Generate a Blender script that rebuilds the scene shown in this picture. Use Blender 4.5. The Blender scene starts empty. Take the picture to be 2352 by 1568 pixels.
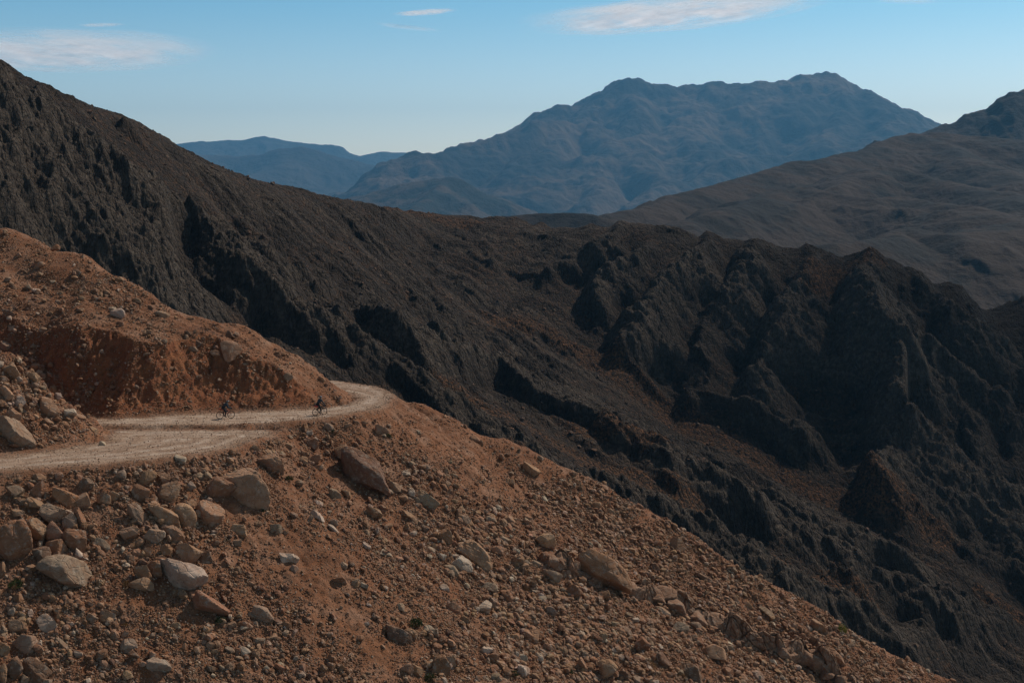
import bpy, bmesh, math
import numpy as np
from mathutils import Vector, Matrix

RNG = np.random.default_rng(7)
scene = bpy.context.scene
COL = scene.collection

# ------------------------------------------------------------------ camera numbers
# pixel coordinates below are those of a 2352 x 1568 picture; camera at the origin, level, looking along +Y
F, CX, HZ = 3267.0, 1176.0, 480.0
def pt(px, py, Y):
    return np.array([(px - CX) / F * Y, Y, -(py - HZ) / F * Y])
def at_z(px, py, z):                      # point where the ray of a pixel meets a level
    return pt(px, py, -z * F / (py - HZ))

SUN_AZ, SUN_EL = math.radians(48), math.radians(46)      # azimuth clockwise from +Y
SUN_DIR = Vector((math.sin(SUN_AZ) * math.cos(SUN_EL), math.cos(SUN_AZ) * math.cos(SUN_EL), math.sin(SUN_EL)))

# ------------------------------------------------------------------ numeric helpers
def _h(ix, iy, iz, seed):
    with np.errstate(over='ignore'):
        h = (ix.astype(np.uint32) * np.uint32(374761393) + iy.astype(np.uint32) * np.uint32(668265263)
             + iz.astype(np.uint32) * np.uint32(2147483647) + np.uint32(seed * 974711 + 12345))
        h = (h ^ (h >> np.uint32(13))) * np.uint32(1274126177)
        h ^= h >> np.uint32(16)
        h = h * np.uint32(2246822519)
        h ^= h >> np.uint32(13)
    return h
def noise2(x, y, seed=0):                 # gradient noise, about -1..1
    xi, yi = np.floor(x).astype(np.int64), np.floor(y).astype(np.int64)
    fx, fy = x - xi, y - yi
    u, v = fx * fx * fx * (fx * (fx * 6 - 15) + 10), fy * fy * fy * (fy * (fy * 6 - 15) + 10)
    z = np.zeros_like(xi)
    def g(dx, dy):
        a = (_h(xi + dx, yi + dy, z, seed) & np.uint32(1023)).astype(np.float64) * (2 * math.pi / 1024)
        return np.cos(a) * (fx - dx) + np.sin(a) * (fy - dy)
    return 1.5 * ((1 - v) * ((1 - u) * g(0, 0) + u * g(1, 0)) + v * ((1 - u) * g(0, 1) + u * g(1, 1)))
def fbm(x, y, o=4, seed=0, gain=.5, lac=2.03):
    r, a = 0, 1.0
    for i in range(o):
        r = r + a * noise2(x + 17.3 * i, y - 9.1 * i, seed + i); x = x * lac; y = y * lac; a *= gain
    return r
def ridged(x, y, o=5, seed=0, gain=.5, lac=2.07):   # 0..~1.6, sharp crests
    r, a, w = 0, 1.0, 1.0
    for i in range(o):
        n = (1 - np.abs(noise2(x + 31.7 * i, y + 11.9 * i, seed + i))) ** 2
        r = r + a * n * w; w = np.clip(n * 1.4, 0, 1); x = x * lac; y = y * lac; a *= gain
    return r
def cells(x, y, seed=0):                  # distance to nearest / second feature point
    xi, yi = np.floor(x).astype(np.int64), np.floor(y).astype(np.int64)
    d1 = np.full(x.shape, 9.); d2 = d1.copy(); z = np.zeros_like(xi); cid = d1.copy()
    for dx in (-1, 0, 1):
        for dy in (-1, 0, 1):
            h = _h(xi + dx, yi + dy, z, seed)
            px = xi + dx + (h & np.uint32(255)).astype(float) / 255; py = yi + dy + ((h >> np.uint32(8)) & np.uint32(255)).astype(float) / 255
            d = np.hypot(px - x, py - y); v = ((h >> np.uint32(16)) & np.uint32(255)).astype(float) / 255
            nearer = d < d1
            d2 = np.where(nearer, d1, np.minimum(d2, d)); cid = np.where(nearer, v, cid); d1 = np.where(nearer, d, d1)
    return d1, d2, cid
def noise3(p, seed=0):
    i = np.floor(p).astype(np.int64); f = p - i; u = f * f * (3 - 2 * f)
    def c(a, b, d): return (_h(i[:, 0] + a, i[:, 1] + b, i[:, 2] + d, seed) & np.uint32(65535)).astype(float) / 32767.5 - 1
    def lx(b, d): return c(0, b, d) * (1 - u[:, 0]) + c(1, b, d) * u[:, 0]
    def ly(d): return lx(0, d) * (1 - u[:, 1]) + lx(1, d) * u[:, 1]
    return ly(0) * (1 - u[:, 2]) + ly(1) * u[:, 2]
def rbf(P, v, kernel):
    P = np.asarray(P, float); v = np.asarray(v, float); n = len(P)
    S = np.abs(P).max(0); Q = P / S
    K = kernel(np.hypot(Q[:, None, 0] - Q[None, :, 0], Q[:, None, 1] - Q[None, :, 1]))
    A = np.zeros((n + 3, n + 3)); A[:n, :n] = K + np.eye(n) * 1e-9
    A[:n, n] = 1; A[:n, n + 1:] = Q; A[n:, :n] = A[:n, n:].T
    w = np.linalg.lstsq(A, np.r_[v, 0, 0, 0], rcond=None)[0]
    def ev(x, y):
        sh = x.shape; x = x.ravel() / S[0]; y = y.ravel() / S[1]; out = w[n] + w[n + 1] * x + w[n + 2] * y
        for k in range(n): out = out + w[k] * kernel(np.hypot(x - Q[k, 0], y - Q[k, 1]))
        return out.reshape(sh)
    return ev
TPS = lambda r: r * r * np.log(r + 1e-9)
LIN = lambda r: -r
def sstep(a, b, x):
    t = np.clip((x - a) / (b - a), 0, 1); return t * t * (3 - 2 * t)
def poly_sd(X, Y, poly):                  # signed distance to a polygon, negative inside
    P = np.asarray(poly, float); d = np.full(X.shape, 1e9); ins = np.zeros(X.shape, bool)
    for (ax, ay), (bx, by) in zip(P, np.roll(P, -1, 0)):
        ex, ey = bx - ax, by - ay
        t = np.clip(((X - ax) * ex + (Y - ay) * ey) / (ex * ex + ey * ey), 0, 1)
        d = np.minimum(d, np.hypot(X - ax - t * ex, Y - ay - t * ey))
        if ay != by:
            ins ^= ((ay > Y) != (by > Y)) & (X < (bx - ax) * (Y - ay) / (by - ay) + ax)
    return np.where(ins, -d, d)

# ------------------------------------------------------------------ mesh helpers
def mesh_np(name, V, Fc, mat=None, smooth=True, colors=None):
    me = bpy.data.meshes.new(name)
    V = np.ascontiguousarray(V, np.float32); Fc = np.ascontiguousarray(Fc, np.int32)
    m, k = Fc.shape
    me.vertices.add(len(V)); me.vertices.foreach_set('co', V.ravel())
    me.loops.add(m * k); me.loops.foreach_set('vertex_index', Fc.ravel())
    me.polygons.add(m)
    me.polygons.foreach_set('loop_start', np.arange(0, m * k, k, dtype=np.int32))
    me.polygons.foreach_set('loop_total', np.full(m, k, np.int32))
    me.polygons.foreach_set('use_smooth', np.full(m, bool(smooth)))
    me.update(calc_edges=True)
    if colors:
        for nm, arr in colors.items():
            a = me.attributes.new(nm, 'FLOAT_COLOR' if arr.ndim == 2 else 'FLOAT', 'POINT')
            if arr.ndim == 2: a.data.foreach_set('color', np.c_[arr, np.ones(len(arr))].astype(np.float32).ravel())
            else: a.data.foreach_set('value', arr.astype(np.float32))
    if mat: me.materials.append(mat)
    return me
def link(name, data, parent=None, **props):
    o = bpy.data.objects.new(name, data); COL.objects.link(o)
    if parent: o.parent = parent
    for k, v in props.items(): o[k] = v
    return o
def grid_faces(nr, nc):
    i = np.arange(nr * nc).reshape(nr, nc)
    return np.stack([i[:-1, :-1], i[:-1, 1:], i[1:, 1:], i[1:, :-1]], -1).reshape(-1, 4)
_ICO = {}
def ico(sub):
    if sub not in _ICO:
        bm = bmesh.new(); bmesh.ops.create_icosphere(bm, subdivisions=sub, radius=1)
        V = np.array([v.co[:] for v in bm.verts]); V /= np.linalg.norm(V, axis=1)[:, None]
        Fc = np.array([[v.index for v in f.verts] for f in bm.faces]); bm.free()
        _ICO[sub] = (V, Fc)
    return _ICO[sub]
def rock_shape(seed, sub, sharp=16, rough=.07):
    r = np.random.default_rng(seed); V, Fc = ico(sub)
    n = r.normal(size=(r.integers(8, 13), 3)); n /= np.linalg.norm(n, axis=1)[:, None]
    d = r.uniform(.52, 1.0, len(n))
    q = np.clip(V @ n.T, 0, None) / d
    s = (q ** sharp).sum(1) ** (-1 / sharp)
    s = np.clip(s, .4, 1.25)
    P = V * s[:, None]
    if sub >= 2:
        P = P * (1 + rough * noise3(V * 2.2 + seed % 97, seed) + rough * .6 * noise3(V * 5.1, seed + 1))[:, None]
    if sub >= 4:
        P = P * (1 + rough * .35 * noise3(V * 11., seed + 2) + rough * .2 * noise3(V * 23., seed + 3)
                 - .05 * np.exp(-(noise3(V * 2.6, seed + 5) / .07) ** 2))[:, None]
    P /= (P.max(0) - P.min(0)).max() / 2
    e = (P.max(0) - P.min(0)) / 2
    return P / e, Fc                       # fills -1..1 on every axis

# ------------------------------------------------------------------ materials
def new_mat(name):
    m = bpy.data.materials.new(name); m.use_nodes = True
    nt = m.node_tree; b = nt.nodes['Principled BSDF']; b.inputs['Specular IOR Level'].default_value = .15
    b.inputs['Roughness'].default_value = .95
    return m, nt, b
class N:                                   # terse node building
    def __init__(s, nt): s.nt = nt
    def n(s, t, **k):
        x = s.nt.nodes.new(t)
        for a, v in k.items():
            if a.startswith('_'): setattr(x, a[1:], v)
        return x
    def l(s, a, b): s.nt.links.new(a, b)
    def noise(s, vec, scale, detail=4, rough=.6):
        x = s.n('ShaderNodeTexNoise'); x.inputs['Scale'].default_value = scale; x.inputs['Detail'].default_value = detail
        x.inputs['Roughness'].default_value = rough; s.l(vec, x.inputs['Vector']); return x.outputs['Fac']
    def voro(s, vec, scale, feature='F1'):
        x = s.n('ShaderNodeTexVoronoi'); x.feature = feature; x.inputs['Scale'].default_value = scale; s.l(vec, x.inputs['Vector']); return x
    def ramp(s, fac, a, b, c0=0, c1=1):
        x = s.n('ShaderNodeMapRange'); x.interpolation_type = 'SMOOTHSTEP'
        for i, v in zip(('From Min', 'From Max', 'To Min', 'To Max'), (a, b, c0, c1)): x.inputs[i].default_value = v
        s.l(fac, x.inputs['Value']); return x.outputs['Result']
    def mix(s, fac, a, b, blend='MIX'):
        x = s.n('ShaderNodeMix'); x.data_type = 'RGBA'; x.blend_type = blend
        for sock, v in ((x.inputs[0], fac), (x.inputs[6], a), (x.inputs[7], b)):
            if isinstance(v, (int, float)): sock.default_value = v
            elif isinstance(v, tuple): sock.default_value = (*v, 1)
            else: s.l(v, sock)
        return x.outputs[2]
    def math(s, op, a, b=None):
        x = s.n('ShaderNodeMath'); x.operation = op
        for sock, v in zip(x.inputs, (a, b)):
            if v is None: continue
            if isinstance(v, (int, float)): sock.default_value = v
            else: s.l(v, sock)
        return x.outputs[0]
    def attr(s, name, out='Fac'):
        x = s.n('ShaderNodeAttribute'); x.attribute_name = name; return x.outputs[out]
    def bump(s, h, strength, dist, nrm=None):
        x = s.n('ShaderNodeBump'); x.inputs['Strength'].default_value = strength; x.inputs['Distance'].default_value = dist
        s.l(h, x.inputs['Height'])
        if nrm: s.l(nrm, x.inputs['Normal'])
        return x.outputs['Normal']
    def pos(s): return s.n('ShaderNodeNewGeometry').outputs['Position']
    def scaled(s, vec, sc, rot=(0, 0, 0)):
        x = s.n('ShaderNodeMapping'); x.inputs['Scale'].default_value = sc; x.inputs['Rotation'].default_value = rot
        s.l(vec, x.inputs['Vector']); return x.outputs[0]

def mat_dirt():
    m, nt, b = new_mat('red_dirt'); k = N(nt); p = k.pos()
    big = k.noise(p, .12, 3); mid = k.noise(p, .9, 4, .65); fine = k.noise(p, 7, 4, .75); peb = k.voro(p, 5.5); peb2 = k.voro(p, 13)
    c = k.mix(k.ramp(big, .35, .65), (.19, .074, .032), (.26, .112, .053))
    str_ = k.noise(k.scaled(p, (1, .9, 1.1), (0, 0, .62)), .33, 5, .62); c = k.mix(k.ramp(str_, .48, .66, 0, .75), c, (.36, .212, .138)); c = k.mix(k.ramp(str_, .46, .34, 0, .6), c, (.125, .055, .03)); c = k.mix(k.ramp(mid, .42, .62, 0, .55), c, (.25, .130, .076))
    c = k.mix(k.attr('bank'), c, k.mix(k.ramp(mid, .4, .62), (.22, .074, .032), (.31, .118, .050)))
    # little stones in the soil
    st = k.math('MULTIPLY', k.ramp(peb2.outputs['Distance'], .42, .25), k.ramp(peb2.outputs['Color'], .55, .6))
    c = k.mix(k.math('MULTIPLY', st, .8), c, k.mix(k.ramp(peb2.outputs['Color'], .6, .9), (.24, .15, .10), (.30, .24, .19)))
    c = k.mix(k.ramp(fine, .35, .7, .0, .45), c, (.13, .062, .036))
    c = k.mix(k.attr('road'), c, k.mix(k.attr('track'), k.mix(k.ramp(k.noise(p, .55, 5, .7), .38, .62), (.27, .172, .112), (.38, .265, .188)), k.mix(k.ramp(k.noise(p, 1.2, 5, .7), .35, .65), (.44, .325, .245), (.56, .45, .36))))
    k.l(c, b.inputs['Base Color'])
    h = k.math('ADD', k.math('MULTIPLY', fine, .6), k.math('MULTIPLY', st, .5))
    h = k.math('ADD', h, k.math('MULTIPLY', k.noise(p, 22, 3, .7), .25))
    h = k.math('SUBTRACT', h, k.math('MULTIPLY', peb.outputs['Distance'], .35))
    s = k.bump(h, 1.0, .16); k.l(s, b.inputs['Normal'])
    return m
def mat_rock(name, tint_attr=None):
    m, nt, b = new_mat(name); k = N(nt); p = k.pos()
    if tint_attr: base = k.attr(tint_attr, 'Color')
    else:
        oi = k.n('ShaderNodeObjectInfo'); base = oi.outputs['Color']
    a = k.noise(p, 1.1, 5, .65); f = k.noise(p, 6, 4, .7)
    c = k.mix(k.ramp(a, .38, .62, .15, .9), base, k.mix(.6, base, (.21, .098, .05)))      # red soil stain
    c = k.mix(k.ramp(f, .52, .75, 0, .5), c, (.075, .058, .046))                            # dark lichen flecks
    c = k.mix(k.ramp(k.noise(p, 2.7, 5, .72), .50, .66, 0, .65), c, (.33, .26, .20))        # pale fresh limestone
    ck = k.voro(k.scaled(p, (1, 1, 1.6)), .9, 'DISTANCE_TO_EDGE').outputs['Distance']
    k.l(c, b.inputs['Base Color'])
    h = k.math('ADD', f, k.math('MULTIPLY', k.noise(p, 19, 3, .7), .4))
    h = k.math('ADD', h, k.ramp(ck, 0, .06, 0, .8))
    h = k.math('ADD', h, k.math('MULTIPLY', a, .5)); k.l(k.bump(h, .6, .10), b.inputs['Normal'])
    return m
def mat_mountain():
    m, nt, b = new_mat('dark_limestone'); k = N(nt); p = k.pos()
    sl = k.n('ShaderNodeSeparateXYZ'); geo = k.n('ShaderNodeNewGeometry'); k.l(geo.outputs['Normal'], sl.inputs[0])
    big = k.noise(p, .018, 4, .6); mid = k.noise(p, .11, 5, .65); f = k.noise(p, .55, 4, .7)
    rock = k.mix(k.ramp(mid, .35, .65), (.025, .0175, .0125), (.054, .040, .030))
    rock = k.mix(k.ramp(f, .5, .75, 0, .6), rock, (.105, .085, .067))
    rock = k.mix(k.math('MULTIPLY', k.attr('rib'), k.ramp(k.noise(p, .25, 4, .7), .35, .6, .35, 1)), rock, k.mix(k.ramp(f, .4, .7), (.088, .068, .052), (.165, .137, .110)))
    rock = k.mix(k.ramp(k.attr('streak'), .55, .9, 0, .7), rock, k.mix(k.ramp(f, .4, .65), (.066, .049, .036), (.155, .122, .093)))
    soil = k.mix(k.ramp(f, .42, .62), (.085, .048, .027), (.21, .098, .044))
    scrub = k.mix(k.ramp(k.noise(p, .9, 3, .7), .48, .56), soil, (.034, .025, .018))
    msk = k.math('MULTIPLY', k.attr('soil'), k.ramp(k.math('ADD', k.math('ADD', k.noise(p, .22, 5, .72), k.math('MULTIPLY', f, .25)), k.math('MULTIPLY', k.attr('soil'), .22)), .66, .80))
    c = k.mix(1.0, k.mix(msk, rock, scrub), (.74, .72, .70), 'MULTIPLY')
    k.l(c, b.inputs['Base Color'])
    st = k.scaled(p, (1, .55, .35), (0, .5, .3))
    v = k.voro(st, .42, 'DISTANCE_TO_EDGE').outputs['Distance']; v2 = k.voro(st, 1.25, 'DISTANCE_TO_EDGE').outputs['Distance']
    h = k.math('ADD', k.math('MULTIPLY', k.noise(p, .5, 7, .72), 1.3), k.math('ADD', k.ramp(v, 0, .18, 0, .55), k.ramp(v2, 0, .2, 0, .25)))
    k.l(k.bump(h, 1.0, 1.6), b.inputs['Normal'])
    return m
def mat_far(name, grass, scrub, scale, bumpd):
    m, nt, b = new_mat(name); k = N(nt); p = k.pos()
    a = k.noise(p, scale, 6, .65); f = k.noise(p, scale * 9, 4, .7)
    c = k.mix(k.ramp(a, .44, .58), grass, scrub)
    c = k.mix(k.ramp(f, .55, .7, 0, .5), c, tuple(x * .6 for x in scrub))
    k.l(c, b.inputs['Base Color'])
    h = k.noise(p, scale * 4, 8, .68)
    k.l(k.bump(h, 1.0, bumpd * .9), b.inputs['Normal'])
    return m
def mat_plain(name, col, rough=.6, spec=.3, vary=.25, scale=8, metal=0):
    m, nt, b = new_mat(name); k = N(nt)
    tc = k.n('ShaderNodeTexCoord').outputs['Object']
    k.l(k.mix(k.ramp(k.noise(tc, scale, 4), .35, .65), tuple(x * (1 - vary) for x in col), tuple(min(1, x * (1 + vary)) for x in col)), b.inputs['Base Color'])
    b.inputs['Roughness'].default_value = rough; b.inputs['Specular IOR Level'].default_value = spec; b.inputs['Metallic'].default_value = metal
    return m
M_DIRT = mat_dirt(); M_ROCK = mat_rock('boulder_limestone'); M_RUB = mat_rock('rubble_limestone', 'tone'); M_MTN = mat_mountain()

# ================================================================== NEAR HILLSIDE WITH THE ROAD
ZU, ZT = -19.2, -19.5                     # upper road, lower turning place
def U(px, py): return tuple(at_z(px, py, ZU)[:2])
def T(px, py): return tuple(at_z(px, py, ZT)[:2])
ROAD_UP = [(-64, 140), (-48, 136.5), (-41, 133), (-36.5, 130), U(350, 957), U(500, 947), U(640, 942), U(740, 936), U(800, 928), U(822, 915), U(803, 904), U(768, 898),
           (-24, 156), (-32, 162), (-30, 168), (-20.5, 160), (-14.6, 154), U(893, 896), U(906, 906), U(893, 926), U(845, 943), U(760, 958), U(640, 971), U(500, 977), U(350, 978), U(225, 977),
           (-40.5, 127), (-47, 129.8), (-64, 133)]
ROAD_LOW = [(-66, 108), T(-100, 1052), T(0, 1046), T(120, 1031), T(230, 1013), T(256, 992), T(230, 986), T(400, 985.5), T(600, 986), T(645, 988),
            T(600, 1006), T(540, 1026), T(440, 1043), T(300, 1061), T(150, 1073), T(0, 1084), T(-100, 1091), (-66, 100)]
def P1(X, Y): return -25.6 - .55 * X + .4 * (Y - 147)
ctl, cz = [], []
def add(p): ctl.append(p[:2]); cz.append(p[2])
for c in [(-150, 475, 166), (0, 530, 161), (170, 595, 157), (350, 670, 153), (480, 727, 151), (600, 777, 150), (680, 820, 150), (740, 862, 150), (768, 899, 151),
          (-150, 700, 148), (0, 720, 146), (100, 768, 142.5), (200, 778, 138.5), (300, 788, 136), (400, 790, 137), (500, 793, 139), (640, 833, 140.5), (735, 878, 143), (200, 690, 147), (350, 735, 145), (520, 765, 144.5), (640, 822, 145.5),
          (-150, 715, 121), (0, 780, 121.5), (60, 797, 121.5), (130, 848, 122), (190, 912, 123), (225, 966, 124), (247, 1004, 125.5)]: add(pt(*c))
for (a, b, c, fy) in [(100, 768, 142.5, 137), (200, 778, 138.5, 134), (300, 788, 136, 131), (400, 790, 137, 132.5), (500, 793, 139, 134), (640, 833, 140.5, 136), (735, 878, 143, 138.5)]:
    p = pt(a, b, c); add((p[0], fy, p[2] - .5)); 
for x in np.arange(-60, 75, 9):
    for y in (35, 60, 85, 96, 104, 112, 122, 134, 146, 158):
        # only downhill of the road
        edge = np.interp(y, [96, 104, 112, 122, 134, 146, 158], [-44, -36, -25, -19, -12, -9, -5])
        if y < 96 or x > edge: add((x, y, P1(x, y)))
N_hill = rbf(ctl, cz, LIN)
xs = np.r_[np.linspace(-85, -53, 90)[:-1], np.linspace(-53, 56, 780)[:-1], np.linspace(56, 80, 60)]
ys = np.r_[np.linspace(25, 86, 110)[:-1], np.linspace(86, 152, 600)[:-1], np.linspace(152, 240, 130)]
GX, GY = np.meshgrid(xs, ys)
cxs, cys = np.linspace(-85, 80, 140), np.linspace(25, 240, 180)
def bilin(xg, yg, Z, x, y):
    i = np.clip(np.searchsorted(xg, x) - 1, 0, len(xg) - 2); j = np.clip(np.searchsorted(yg, y) - 1, 0, len(yg) - 2)
    u = np.clip((x - xg[i]) / (xg[i + 1] - xg[i]), 0, 1); v = np.clip((y - yg[j]) / (yg[j + 1] - yg[j]), 0, 1)
    return (Z[j, i] * (1 - u) + Z[j, i + 1] * u) * (1 - v) + (Z[j + 1, i] * (1 - u) + Z[j + 1, i + 1] * u) * v
CXG, CYG = np.meshgrid(cxs, cys)
Z = bilin(cxs, cys, N_hill(CXG, CYG), GX, GY)
# far side of the crest falls into the next gully
yc = 148.5 + 12 * sstep(-30, -56, GX) + fbm(GX / 7, GX * 0 + 3, 3, 5) * 1.2
over = np.clip(GY - yc, 0, None)
Z -= np.where(over < 4, over ** 2 / 8, over - 2) * (.95)
# erosion runnels along the fall line, hummocks and clods
fs, ft = .81 * GX - .59 * GY, .59 * GX + .81 * GY
warp = 2.0 * noise2(fs / 14, ft / 14, 3)
Z += .75 * noise2((ft + warp) / 6.5, fs / 34, 11) + .30 * noise2((ft + warp) / 2.4, fs / 13, 12) + .10 * ridged((ft + warp) / 1.1, fs / 6, 2, 13)
rough_amp = .55 + .9 * sstep(-.2, .5, fbm(GX / 9, GY / 9, 3, 21))
Z += rough_amp * (.17 * fbm(GX / 2.1, GY / 2.1, 3, 14) + .04 * fbm(GX / .62, GY / .62, 3, 15))
du, dl = poly_sd(GX, GY, ROAD_UP), poly_sd(GX, GY, ROAD_LOW)
wob = .35 * noise2(GX / 1.7, GY / 1.7, 31) + .2 * noise2(GX / .6, GY / .6, 32)
bank = np.zeros_like(Z)
for d, zr, st in ((du, ZU, 1.45), (dl, ZT, 1.0)):
    zz = zr + .05 * noise2(GX / 1.5, GY / 1.5, 33) + .025 * fbm(GX / .4, GY / .4, 2, 34) + .08 * noise2(GX / 7, GY / 7, 35)
    zz = zz - .06 * np.exp(-((np.abs(d + 2.0)) / .35) ** 2) - .05 * np.exp(-((np.abs(d + 3.6)) / .35) ** 2)       # wheel ruts
    e = np.clip(d + wob * np.clip(d, 0, 1) , 0, None)
    ero = .20 * noise2(GX / 1.9, GY / 5, 41) + .30 * fbm(GX / 1.6, GY / 1.6, 3, 48) + .45 * noise2(GX / 6, GY / 9, 43)
    talus = 2.4 + 1.3 * noise2(GX / 4.5, GX * 0, 44)
    up = zz + .72 * np.minimum(e, talus) + (st - .1 + .25 * noise2(GX / 4.1, GY / 8, 45)) * np.clip(e - talus, 0, None) + (ero * st * .55 + .24 * fbm(GX / .55, GY / 1.9, 4, 46, .6) + .10 * fbm(GX / .4, GY / .4, 3, 49)) * sstep(.2, 2.2, e)
    dn = zz - .66 * e - .22 * np.minimum(e, .8)
    bank = np.maximum(bank, (Z > up) * sstep(.1, .8, e))
    Z = np.maximum(np.minimum(Z, up), dn + .16 * fbm(GX / .9, GY / .9, 3, 47) * sstep(0, 1, e))
bank *= np.where(GY > 127, 1, .35)
road = np.maximum(sstep(.5, -.7, du + wob * .9), sstep(.5, -.9, dl + wob * 1.3))
rmask = np.minimum(du, dl)
HX, HY, HZ_ = xs, ys, Z
def ground(x, y): return bilin(HX, HY, HZ_, np.asarray(x, float), np.asarray(y, float))
def hit(px, py, y0=62., y1=172., step=.4):          # where rays of pixels meet the near hillside
    px, py = np.atleast_1d(np.asarray(px, float)), np.atleast_1d(np.asarray(py, float))
    u, w = (px - CX) / F, -(py - HZ) / F
    out = np.full(len(px), np.nan); prev = w * y0 - ground(u * y0, np.full(len(px), y0)); Y = y0
    while Y < y1:
        Yn = Y + step; cur = w * Yn - ground(u * Yn, np.full(len(px), Yn))
        h = np.isnan(out) & (cur <= 0) & (prev > 0)
        out[h] = Y + step * prev[h] / (prev[h] - cur[h]); prev = cur; Y = Yn
    return u * out, out, ground(np.nan_to_num(u * out), np.nan_to_num(out, nan=100.))
V = np.stack([GX, GY, Z], -1).reshape(-1, 3); Fc = grid_faces(len(ys), len(xs))
tr_ = [np.exp(-((np.abs(dd) - c0 + .25 * noise2(GX / 4, GY / 4, 36)) / .38) ** 2) for dd, c0 in ((du, 1.5), (du, 3.0), (dl, 2.2), (dl, 4.0), (dl, 5.6), (dl, 7.2))]
track = np.clip(np.max(tr_, 0) * (rmask < -.4) * (.55 + .6 * noise2(GX / 3, GY / 1.2, 37)), 0, 1)
att = {'track': track.ravel(), 'road': road.ravel(), 'bank': np.clip(bank.ravel(), 0, 1)}
fm = (rmask.ravel()[Fc].mean(1) < .15)
def sub_mesh(name, sel, mat):
    f = Fc[sel]; used, inv = np.unique(f, return_inverse=True)
    return mesh_np(name, V[used], inv.reshape(-1, 4), mat, True, {k: a[used] for k, a in att.items()})
link('hillside', sub_mesh('hillside', ~fm, M_DIRT), kind='structure', label='red-brown scree hillside with a cut bank along the gravel road', category='hillside')
link('dirt_road', sub_mesh('dirt_road', fm, M_DIRT), kind='structure', label='pale gravel mountain road curving round the red hillside', category='road')

# ================================================================== DARK MOUNTAINSIDE ACROSS THE GULLY
SKY_A = [(-140, 60, 520), (0, 138, 540), (100, 193, 555), (200, 240, 580), (290, 266, 600), (345, 302, 615), (400, 336, 635), (480, 386, 660), (560, 421, 690), (640, 436, 715), (700, 450, 740), (780, 470, 790),
         (860, 490, 840), (930, 497, 880), (1000, 495, 890), (1070, 492, 880), (1150, 495, 870), (1200, 500, 862), (1290, 515, 845), (1360, 512, 830), (1430, 505, 818), (1480, 507, 810),
         (1530, 520, 806), (1560, 517, 804), (1640, 532, 799), (1700, 545, 795), (1760, 545, 790), (1850, 560, 784), (1900, 574, 778), (1990, 569, 770), (2040, 590, 770), (2090, 611, 771),
         (2200, 640, 775), (2352, 682, 780), (2520, 730, 790)]
DCTL = SKY_A + [(-140, 300, 480), (0, 300, 490), (0, 450, 465), (0, 600, 440), (0, 900, 400), (-140, 900, 390), (300, 450, 520), (300, 650, 470), (300, 900, 420), (600, 600, 560), (600, 800, 480), (600, 950, 430),
        (900, 700, 600), (900, 900, 480), (900, 1100, 420), (1200, 1000, 500), (1200, 1200, 440), (1500, 1150, 490), (1500, 1400, 430), (1800, 1300, 490), (1800, 1568, 430), (2100, 1450, 500),
        (2352, 1560, 500), (2352, 1900, 400), (1000, 600, 780), (1100, 700, 720), (1100, 850, 600), (1185, 655, 770), (1330, 790, 715), (1540, 930, 680), (1790, 1060, 640), (2060, 1190, 610),
        (2352, 1370, 590), (2520, 1480, 580), (1400, 680, 760), (1700, 760, 742), (2000, 800, 722), (2352, 900, 712), (1850, 950, 688), (2200, 1100, 655), (2352, 1200, 633), (1300, 900, 620), (1700, 1150, 560)]
_d = rbf([(a, b) for a, b, c in DCTL], [math.log(c) for a, b, c in DCTL], LIN)
def depth(px, py): return np.exp(_d(np.asarray(px, float), np.asarray(py, float)))
wp, wz = [], []
for a, b, c in DCTL:
    p = pt(a, b, c); wp.append(p[:2]); wz.append(p[2])
for a, b, c in SKY_A[::2]:
    p = pt(a, b, c); wp.append((p[0] * 1.05, p[1] + 60)); wz.append(p[2] - 32); wp.append((p[0] * 1.1, p[1] + 260)); wz.append(p[2] - 150)
for x, y, z in [(-150, 330, -50), (-60, 300, -85), (0, 290, -110), (60, 290, -140), (120, 300, -170), (180, 320, -190)]: wp.append((x, y)); wz.append(z)
base_fn = rbf(wp, wz, LIN)
us = np.linspace(-.46, .46, 1250)
lY = np.exp(np.r_[np.linspace(math.log(185), math.log(330), 80)[:-1], np.linspace(math.log(330), math.log(1120), 1150)[:-1], np.linspace(math.log(1120), math.log(1700), 60)])
MU, MY = np.meshgrid(us, lY); MX = MU * MY
cu = np.linspace(-.46, .46, 110); cl = np.linspace(math.log(185), math.log(1700), 150)
CU, CL = np.meshgrid(cu, cl)
MZ = bilin(cu, cl, base_fn(CU * np.exp(CL), np.exp(CL)), MU, np.log(MY))
BASE = MZ.copy()
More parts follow.
